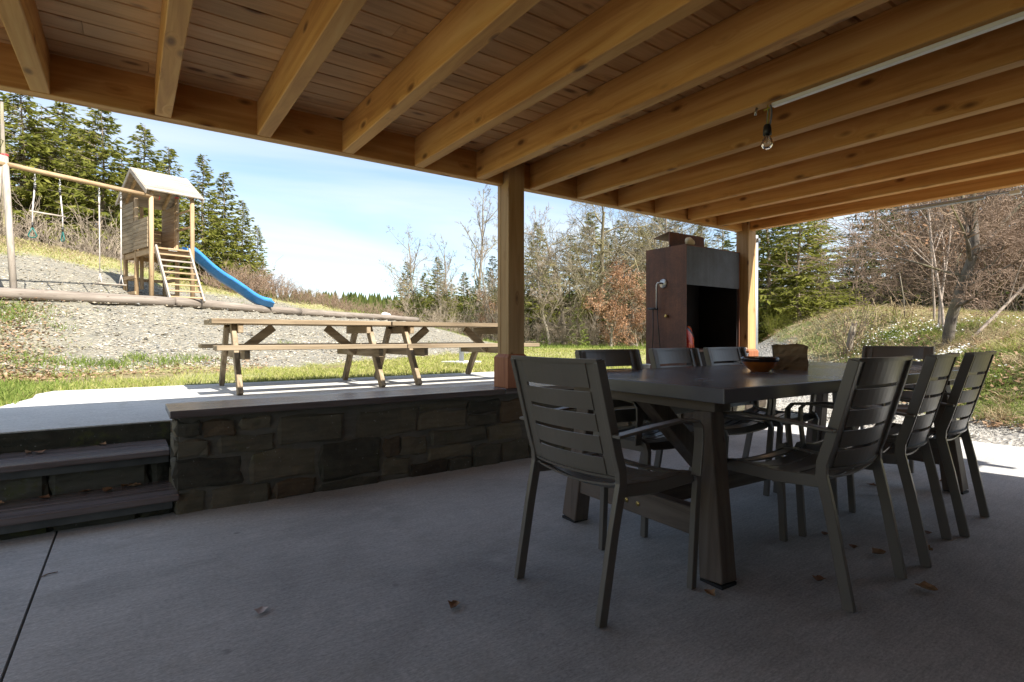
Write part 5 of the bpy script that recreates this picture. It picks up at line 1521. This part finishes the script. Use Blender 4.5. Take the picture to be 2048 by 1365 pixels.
# ---- mound: near tree, saplings, brush, stump
near = bare_mesh(1.75, 0.088, 41, (5, 11, 8, 4), 1.0, 0.02, 0.35, 0.17, 0.75, lean=(0.10, -0.06), minr=0.0028, taper0=0.75, manual=(
    (0.97, -0.30, 0.1, 1.0, 1.5, 0.048), (0.985, 0.20, -0.05, 1.0, 1.9, 0.064), (0.94, 0.9, 0.2, 0.55, 2.0, 0.036),
    (0.72, -0.9, 0.3, 0.35, 1.6, 0.022), (0.85, -0.8, -0.3, 0.75, 1.6, 0.024), (0.62, 0.8, -0.5, 0.4, 1.5, 0.020), (0.98, 0.6, 0.6, 0.9, 1.7, 0.032)))
bare('mound_tree', near, ('bark_dark', 'bark_brown'), G(7.24, 9.0, -0.05), 0.0, 1.0, 'bare forked tree with grey trunk standing on the grassy mound', None)
sap = bare_mesh(3.3, 0.026, 42, (9, 6, 4), 0.6, 0.08, 0.3, 0.08, 0.42, lean=(0.05, 0.0), minr=0.003, leaves=160)
for x, d, rz, s, lb in ((1877, 10.2, 0.4, 1.0, 'pale thin birch sapling just left of the mound tree trunk'), (1889, 9.9, 2.2, 1.1, 'pale birch sapling touching the mound tree from behind'),
                        (1868, 11.0, 4.0, 0.9, 'pale birch sapling farthest left of the mound tree')):
    bare('birch_sapling', sap, ('bark_birch', 'bark_brown'), at_px(x, d), rz, s, lb, 'pale saplings by the mound tree')
slant = bare_mesh(3.6, 0.028, 43, (10, 6, 4), 0.6, 0.03, 0.25, 0.05, 0.45, lean=(0.85, -0.65), minr=0.003)
bare('slanting_sapling', slant, ('bark_birch', 'bark_brown'), at_px(1916, 8.8), 0.0, 1.0, 'pale sapling slanting away to the right from the mound tree')
for i, (x, d, s) in enumerate(((1880, 15.5, 0.9), (1930, 15.5, 1.1), (1975, 14.5, 1.05), (2020, 14.5, 1.2), (2060, 16, 1.35))):
    bare('brushwood', th1, ('bark_dark', 'bark_brown'), at_px(x, d, -0.1), i * 1.3, s, ('dense leafless brushwood thicket behind the mound tree, %s from the left' % ORDL[i] if i < 4 else 'dense leafless brushwood thicket cut by the right picture border'), 'brushwood thickets behind the mound', 'bush')
stp = G((1697 - 1024) / FPX * 11.2, 11.2, -0.05)
sr_ = empty('tree_stump', stp, 0.0, 'broken leaning stump with thin budding shoots on the mound crest', 'stump')
MB().tube([(0, 0, 0), (0.02, -0.01, 0.22), (0.07, -0.03, 0.45), (0.10, -0.05, 0.60)], [0.075, 0.06, 0.065, 0.05], 11).build('trunk', M['bark_grey'], sr_, True)
for k in range(9):
    a = k * 0.7; MB().tube([(0.10 + 0.035 * math.cos(a), -0.05 + 0.035 * math.sin(a), 0.57), (0.115 + 0.05 * math.cos(a), -0.06 + 0.05 * math.sin(a), 0.63 + 0.05 * (k % 3))], [0.016, 0.002], 5).build('splinter', M['bark_birch'], sr_)
sh = thicket_mesh(1.35, 9, 45, (5,), 0.5, 0.03, 0.08, 0.9, 0.08, 0.003, 0.008, leaves=150)
for nm, me_, mt_ in (('shoots', sh[0], 'bark_brown'), ('side_shoots', sh[1], 'bark_brown'), ('buds', sh[2], 'bud')):
    me_.materials.append(M[mt_]); o = link(bpy.data.objects.new(nm, me_), sr_); o.location = (-0.1, 0.05, 0)
stake = MB().tube([(0, 0, -0.1), (-0.04, 0.02, 0.5), (-0.16, 0.05, 1.0)], [0.014, 0.012, 0.007], 7).build('bare_stake', M['bark_grey'], None, True)
stake.location = at_px(1810, 11.5); tag(stake, 'thin grey leafless sapling stem between the stump and the birches', 'sapling')
br_ = thicket_mesh(1.25, 60, 46, (2,), 0.25, 0.0, 0.18, 0.75, 0.03, 0.003, 0.006, leaves=0)
bare('broom_bush', br_, ('needle', 'needle'), at_px(1548, 15.5), 0, 0.6, 'green broom bush with straight shoots beside the downpipe', None, 'bush')
bare('broom_bush', br_, ('needle', 'needle'), at_px(1588, 16.0), 1.2, 0.5, 'smaller green broom bush on the left flank of the mound', None, 'bush')
# dead knotweed-like stalks along the crest
stalks = []
g = np.random.default_rng(51)
for i in range(70):
    x = g.uniform(1700, 1830) if i % 3 else g.uniform(1620, 1720); d = g.uniform(10.8, 12.4); p = at_px(x, d, 0)
    a = g.uniform(0, 2 * PI); l = g.uniform(0.15, 0.42); p = np.array(p)
    t1 = p + np.array([math.cos(a) * l * 0.35, math.sin(a) * l * 0.35, l * g.uniform(0.6, 1)]); a2 = a + g.normal() * 1.2
    t2 = t1 + np.array([math.cos(a2) * l * 0.8, math.sin(a2) * l * 0.8, g.uniform(-0.25, 0.1)])
    stalks.append((np.stack([p, t1, t2]), np.array([0.009, 0.008, 0.005])))
v, f = tubes(stalks, 5)
o = obj_np('dead_stalks', v, f, M['straw']); tag(o, 'broken straw-coloured dead stalks along the mound crest', 'dead stalks', kind='stuff')

# ------------------------------------------------------------------ grass, gravel, litter, flowers
def chunk_terrain(X, Y):
    return np.concatenate([terrain(X[i:i + 30000], Y[i:i + 30000]) for i in range(0, len(X), 30000)]) if len(X) else np.zeros(0)


def world_xy(lat, d):
    return lat * FY + d * FX, -lat * FX + d * FY


def blades(name, X, Y, h, w, mat, label, lean=0.5, g=RG):
    n = len(X); Z = chunk_terrain(X, Y)
    a = g.uniform(0, 2 * PI, n); b_ = g.uniform(0, 2 * PI, n); ln = h * g.uniform(0.1, lean * 2, n)
    P = np.stack([X, Y, Z - 0.01], -1); s_ = np.stack([np.cos(a), np.sin(a), np.zeros(n)], -1) * (w / 2)[:, None]
    md = P + np.stack([np.cos(b_) * ln * 0.35, np.sin(b_) * ln * 0.35, h * 0.6], -1)
    tip = P + np.stack([np.cos(b_) * ln, np.sin(b_) * ln, h], -1)
    v = np.stack([P - s_, P + s_, md + s_ * 0.7, tip, md - s_ * 0.7], 1).reshape(-1, 3)
    i = np.arange(n)[:, None] * 5
    f = np.concatenate([i + np.array([[0, 1, 2]]), i + np.array([[0, 2, 4]]), i + np.array([[4, 2, 3]])], 1).reshape(-1, 3)
    o = obj_np(name, v, f, mat); return tag(o, label, 'grass', kind='stuff')


def on_hard(X, Y):
    return ((X < 6.3) & (Y < 4.1)) | ((X > -0.72) & (X < 6.0) & (Y < 7.0))


def sample(n, latd0, latd1, d0, d1, g=RG):
    d = d0 * (d1 / d0) ** g.uniform(0, 1, n); lat = g.uniform(latd0, latd1, n) * d
    X, Y = world_xy(lat, d); return X, Y, lat, d


# strip between terrace and bank
X, Y, lat, d = sample(170000, -1.05, 0.05, 4.3, 14)
mg = masks(X, Y); cl_ = vnoise(X * 1.5, Y * 1.5, 31) * 0.6 + vnoise(X * 5, Y * 5, 32) * 0.4
s_, u_ = logsu(lat, d)
left = sstep(0.6, -1.4, X)
keep = ~on_hard(X, Y) & (RG.uniform(size=len(X)) < (1 - mg[0]) * (1 - mg[3] * 0.97) * (0.10 + 0.55 * sstep(0.40, 0.62, cl_) + 0.3 * left))
lush = keep & (RG.uniform(size=len(X)) < 0.06 + 0.7 * left)
thin = keep & ~lush
blades('grass', X[lush], Y[lush], RG.uniform(0.03, 0.10, lush.sum()) * (0.7 + 0.6 * left[lush]), RG.uniform(0.006, 0.012, lush.sum()), M['lush'], 'lush green grass along the terrace edge', 0.6)
blades('grass', X[thin], Y[thin], RG.uniform(0.03, 0.08, thin.sum()), RG.uniform(0.006, 0.012, thin.sum()), M['grass'], 'thin patchy grass at the foot of the bank', 0.8)
# tufts on the bank and by the logs
tx = []
for (x, y, z_, n, r_) in ((248, 607, 1.55, 260, 0.16), (225, 605, 1.55, 90, 0.08), (500, 616, 1.5, 260, 0.14), (235, 735, .45, 200, .15), (180, 730, .5, 200, .2), (95, 728, .5, 200, .2), (275, 720, .55, 160, .12), (390, 722, .5, 200, .18), (330, 728, .45, 160, .15), (30, 620, 1.3, 300, .25), (15, 640, 1.1, 300, .25), (870, 690, .6, 90, .15), (120, 660, .9, 40, .1), (575, 690, .9, 50, .1)):
    la, de = (x - 1024) / FPX, None
    ds = np.linspace(7, 20, 400); Pw = [world_xy(la * q_, q_) for q_ in ds]; zt_ = terrain(np.array([p[0] for p in Pw]), np.array([p[1] for p in Pw]))
    ray = CAMZ + (HOR - y) * ds / FPX; hit = np.argmax(zt_ >= ray); de = ds[hit] if zt_[hit] >= ray[hit] else 10.0
    cx_, cy_ = world_xy(la * de, de); tx.append(np.stack([cx_ + RG.normal(size=n) * r_, cy_ + RG.normal(size=n) * r_ * 0.7], -1))
tx = np.concatenate(tx)
blades('grass_tufts', tx[:, 0], tx[:, 1], RG.uniform(0.05, 0.15, len(tx)), RG.uniform(0.008, 0.016, len(tx)), M['lush'], 'green grass tufts growing out of the gravel bank', 0.8)
# meadow
X, Y, lat, d = sample(80000, -0.30, 0.46, 8, 40)
mg = masks(X, Y); cl_ = vnoise(X * 0.7, Y * 0.7, 33)
keep = ~on_hard(X, Y) & (RG.uniform(size=len(X)) < (1 - mg[0]) * (1 - mg[1]) * (0.35 + 0.65 * cl_))
far_ = d > 24
for nm, k_, mt_, hh in (('meadow_grass', keep & ~far_, 'grass', 0.07), ('meadow_grass', keep & far_, 'lush', 0.14)):
    blades(nm, X[k_], Y[k_], RG.uniform(0.4, 1.3, k_.sum()) * hh, RG.uniform(0.008, 0.014, k_.sum()) * (1 + d[k_] / 20), M[mt_], 'sunlit short meadow grass' if mt_ == 'grass' else 'bright green grass at the far meadow edge', 0.7)
# mound
X, Y, lat, d = sample(150000, 0.40, 1.25, 4.6, 20)
fo = np.interp(d, [0, 3, 5.3, 6.4, 10.2, 17, 24, 40], [5.2, 5.1, 4.95, 4.9, 6.0, 7.6, 8.3, 8.3])
cl_ = vnoise(X * 1.1, Y * 1.1, 35) * 0.6 + vnoise(X * 4, Y * 4, 36) * 0.4
keep = (lat > fo + 0.05) & (RG.uniform(size=len(X)) < 0.35 + 0.65 * cl_)
gr = keep & (cl_ > 0.50); stw = keep & (cl_ <= 0.58) & (RG.uniform(size=len(X)) < 0.8)
lushm = gr & ((lat - fo) < 0.9 + cl_)
gr = gr & ~lushm
blades('mound_grass', X[gr], Y[gr], RG.uniform(0.04, 0.13, gr.sum()), RG.uniform(0.005, 0.011, gr.sum()), M['grass'], 'mixed green and dry grass covering the mound', 0.9)
blades('mound_grass', X[lushm], Y[lushm], RG.uniform(0.03, 0.08, lushm.sum()), RG.uniform(0.005, 0.011, lushm.sum()), M['lush'], 'short green grass along the mound foot by the gravel', 0.9)
blades('mound_straw', X[stw], Y[stw], RG.uniform(0.05, 0.16, stw.sum()), RG.uniform(0.004, 0.010, stw.sum()), M['straw'], 'dry straw and dead stems on the mound', 1.6)
# leaf litter
X, Y, lat, d = sample(26000, 0.40, 1.2, 5, 17)
fo = np.interp(d, [0, 3, 5.3, 6.4, 10.2, 17], [5.2, 5.1, 4.95, 4.9, 6.0, 7.6])
k_ = (lat > fo - 0.1) & (RG.uniform(size=len(X)) < vnoise(X * 1.3, Y * 1.3, 37) * 1.5 - 0.1)
X1, Y1 = X[k_], Y[k_]
X, Y, lat, d = sample(16000, -1.05, -0.45, 6.5, 11)
s_, u_ = logsu(lat, d)
k_ = ~on_hard(X, Y) & (s_ > -5.2) & (RG.uniform(size=len(X)) < sstep(-0.78, -0.95, lat / d) + sstep(-3.4, -3.9, s_) * sstep(-5.0, -4.2, s_) * 0.35)
X = np.r_[X1, X[k_]]; Y = np.r_[Y1, Y[k_]]; n = len(X)
B = np.stack([X, Y, chunk_terrain(X, Y) + RG.uniform(0.01, 0.04, n)], -1); D = nrmz(np.stack([RG.normal(size=n), RG.normal(size=n), RG.normal(size=n) * 0.35], -1))
Sd = nrmz(np.cross(D, np.stack([RG.normal(size=n) * 0.4, RG.normal(size=n) * 0.4, np.ones(n)], -1))); l = RG.uniform(0.035, 0.075, n)
v, f = quads(B, D, Sd, l, l * 0.6); o = obj_np('leaf_litter', v, f, M['litter']); tag(o, 'dry brown leaf litter scattered on the banks', 'leaves', kind='stuff')
# flowers
c_px = [(1740, 655, 11.2, 0.5, 50), (1800, 652, 10.8, 0.7, 90), (1850, 650, 10.2, 0.5, 60), (1893, 703, 8.1, 0.35, 110), (1848, 712, 8.3, 0.22, 60), (1700, 690, 10.8, 0.3, 14), (2000, 672, 9.0, 0.5, 28), (1960, 740, 6.6, 0.4, 10), (1935, 660, 9.7, 0.4, 30)]
PX = []
for x, y, d, r_, n in c_px:
    lat = (x - 1024) / FPX * d + RG.normal(size=n) * r_ * 0.6; dd2 = d + RG.normal(size=n) * r_ * 0.45; PX.append(np.stack(world_xy(lat, dd2), -1))
PX = np.concatenate(PX); n = len(PX); Z = chunk_terrain(PX[:, 0], PX[:, 1]) + RG.uniform(0.07, 0.14, n)
vv, ff = [], []
ctr = np.stack([PX[:, 0], PX[:, 1], Z], -1)
tilt = nrmz(np.stack([RG.normal(size=n) * 0.45 - FX * 0.4, RG.normal(size=n) * 0.45 - FY * 0.4, np.ones(n)], -1))
ux = nrmz(np.cross(tilt, np.array([1.0, 0.2, 0.1]))); uy = np.cross(tilt, ux)
for k in range(6):
    a = 2 * PI * k / 6; D = nrmz(ux * math.cos(a) + uy * math.sin(a) + tilt * 0.25); Sd = nrmz(np.cross(D, tilt)); l = RG.uniform(0.012, 0.020, n)
    v, f = quads(ctr, D, Sd, l, l * 0.6, 0.6); ff.append(f + len(vv) * len(v)); vv.append(v)
o = obj_np('white_flowers', np.concatenate(vv), np.concatenate(ff), M['petal']); tag(o, 'white wood anemones flowering over the mound', 'flowers', kind='stuff')
k2 = np.repeat(np.arange(n), 7); B = PX[k2] + RG.normal(size=(len(k2), 2)) * 0.06
blades('flower_leaves', B[:, 0], B[:, 1], RG.uniform(0.04, 0.11, len(B)), RG.uniform(0.010, 0.022, len(B)), M['lush'], 'fresh green leaves below the white flowers', 1.0)
# grassy hillside above the play area
X, Y, lat, d = sample(70000, -1.0, -0.2, 12, 30)
s_, u_ = logsu(lat, d); mg = masks(X, Y); cl_ = vnoise(X * 0.8, Y * 0.8, 38)
k_ = (s_ > 0.6) & (u_ < 19) & (RG.uniform(size=len(X)) < (1 - mg[0]) * (0.4 + 0.6 * cl_) + 0.01)
st_ = k_ & (RG.uniform(size=len(X)) < 0.62); gr = k_ & ~st_
blades('hill_straw', X[st_], Y[st_], RG.uniform(0.04, 0.10, st_.sum()), RG.uniform(0.012, 0.022, st_.sum()), M['straw'], 'dry straw grass on the hillside above the playground', 1.2)
blades('hill_grass', X[gr], Y[gr], RG.uniform(0.04, 0.10, gr.sum()), RG.uniform(0.012, 0.022, gr.sum()), M['grass'], 'green grass on the hillside above the playground', 1.0)


def chips(name, X, Y, size, mat, label, flat=0.45, g=RG):
    n = len(X); Z = chunk_terrain(X, Y)
    a = g.uniform(0, 2 * PI, n); el = g.uniform(0.5, 1.0, n)
    base = np.array([(1, 0, 0), (0, 1, 0), (-1, 0, 0), (0, -1, 0), (0, 0, 1), (0, 0, -1)], dtype=float)
    V = base[None] * (1 + g.uniform(-0.35, 0.35, (n, 6, 1))); V[:, :, 1] *= el[:, None]; V[:, :, 2] *= flat
    V[:, 4, 0] += g.uniform(-0.5, 0.5, n)
    c_, s_ = np.cos(a)[:, None], np.sin(a)[:, None]
    x = V[:, :, 0] * c_ - V[:, :, 1] * s_; y = V[:, :, 0] * s_ + V[:, :, 1] * c_
    z = V[:, :, 2] + x * g.normal(size=(n, 1)) * 0.25 + y * g.normal(size=(n, 1)) * 0.25
    P = np.stack([x, y, z], -1) * size[:, None, None] + np.stack([X, Y, Z + size * 0.12], -1)[:, None]
    f = np.array([(0, 1, 4), (1, 2, 4), (2, 3, 4), (3, 0, 4), (1, 0, 5), (2, 1, 5), (3, 2, 5), (0, 3, 5)])
    F = (np.arange(n)[:, None, None] * 6 + f[None]).reshape(-1, 3)
    o = obj_np(name, P.reshape(-1, 3), F, mat); return tag(o, label, 'gravel', kind='stuff')


X, Y, lat, d = sample(70000, -1.0, -0.05, 7.5, 24)
mg = masks(X, Y); k_ = RG.uniform(size=len(X)) < mg[0] * (0.35 + 0.65 * vnoise(X * 1.2, Y * 1.2, 41))
chips('slate_chips', X[k_], Y[k_], RG.uniform(0.4, 1.0, k_.sum()) ** 4 * 0.038 + 0.006, M['gravel'], 'slate chips covering the play bank')
X, Y, lat, d = sample(60000, 0.35, 1.05, 5.2, 14)
mg = masks(X, Y); k_ = (RG.uniform(size=len(X)) < mg[1]) & ~((X < 6.3) & (Y < 4.2)) & ~((X < 6.02) & (Y < 7.0))
chips('drive_gravel', X[k_], Y[k_], RG.uniform(0.007, 0.017, k_.sum()), M['drive'], 'pale gravel of the drive beside the patio', 0.6)

# far wooded hills
n = 2600
a = ang0 + RG.uniform(-0.85, 0.85, n); r = RG.uniform(150, 420, n); X, Y = r * np.cos(a), r * np.sin(a)
Z = chunk_terrain(X, Y); h = RG.uniform(8, 14, n)
ring = np.array([(math.cos(2 * PI * k / 6), math.sin(2 * PI * k / 6)) for k in range(6)])
V = np.concatenate([np.concatenate([np.stack([X, Y], -1)[:, None] + ring[None] * (h * 0.28)[:, None, None], np.repeat((Z + h * 0.1)[:, None, None], 6, 1)], -1), np.stack([X, Y, Z + h], -1)[:, None]], 1)
F = (np.arange(n)[:, None, None] * 7 + np.array([(k, (k + 1) % 6, 6) for k in range(6)])[None]).reshape(-1, 3)
o = obj_np('far_forest', V.reshape(-1, 3), F, M['needle_dk']); tag(o, 'distant conifer forest on the hills beyond the meadow', 'forest', kind='stuff')
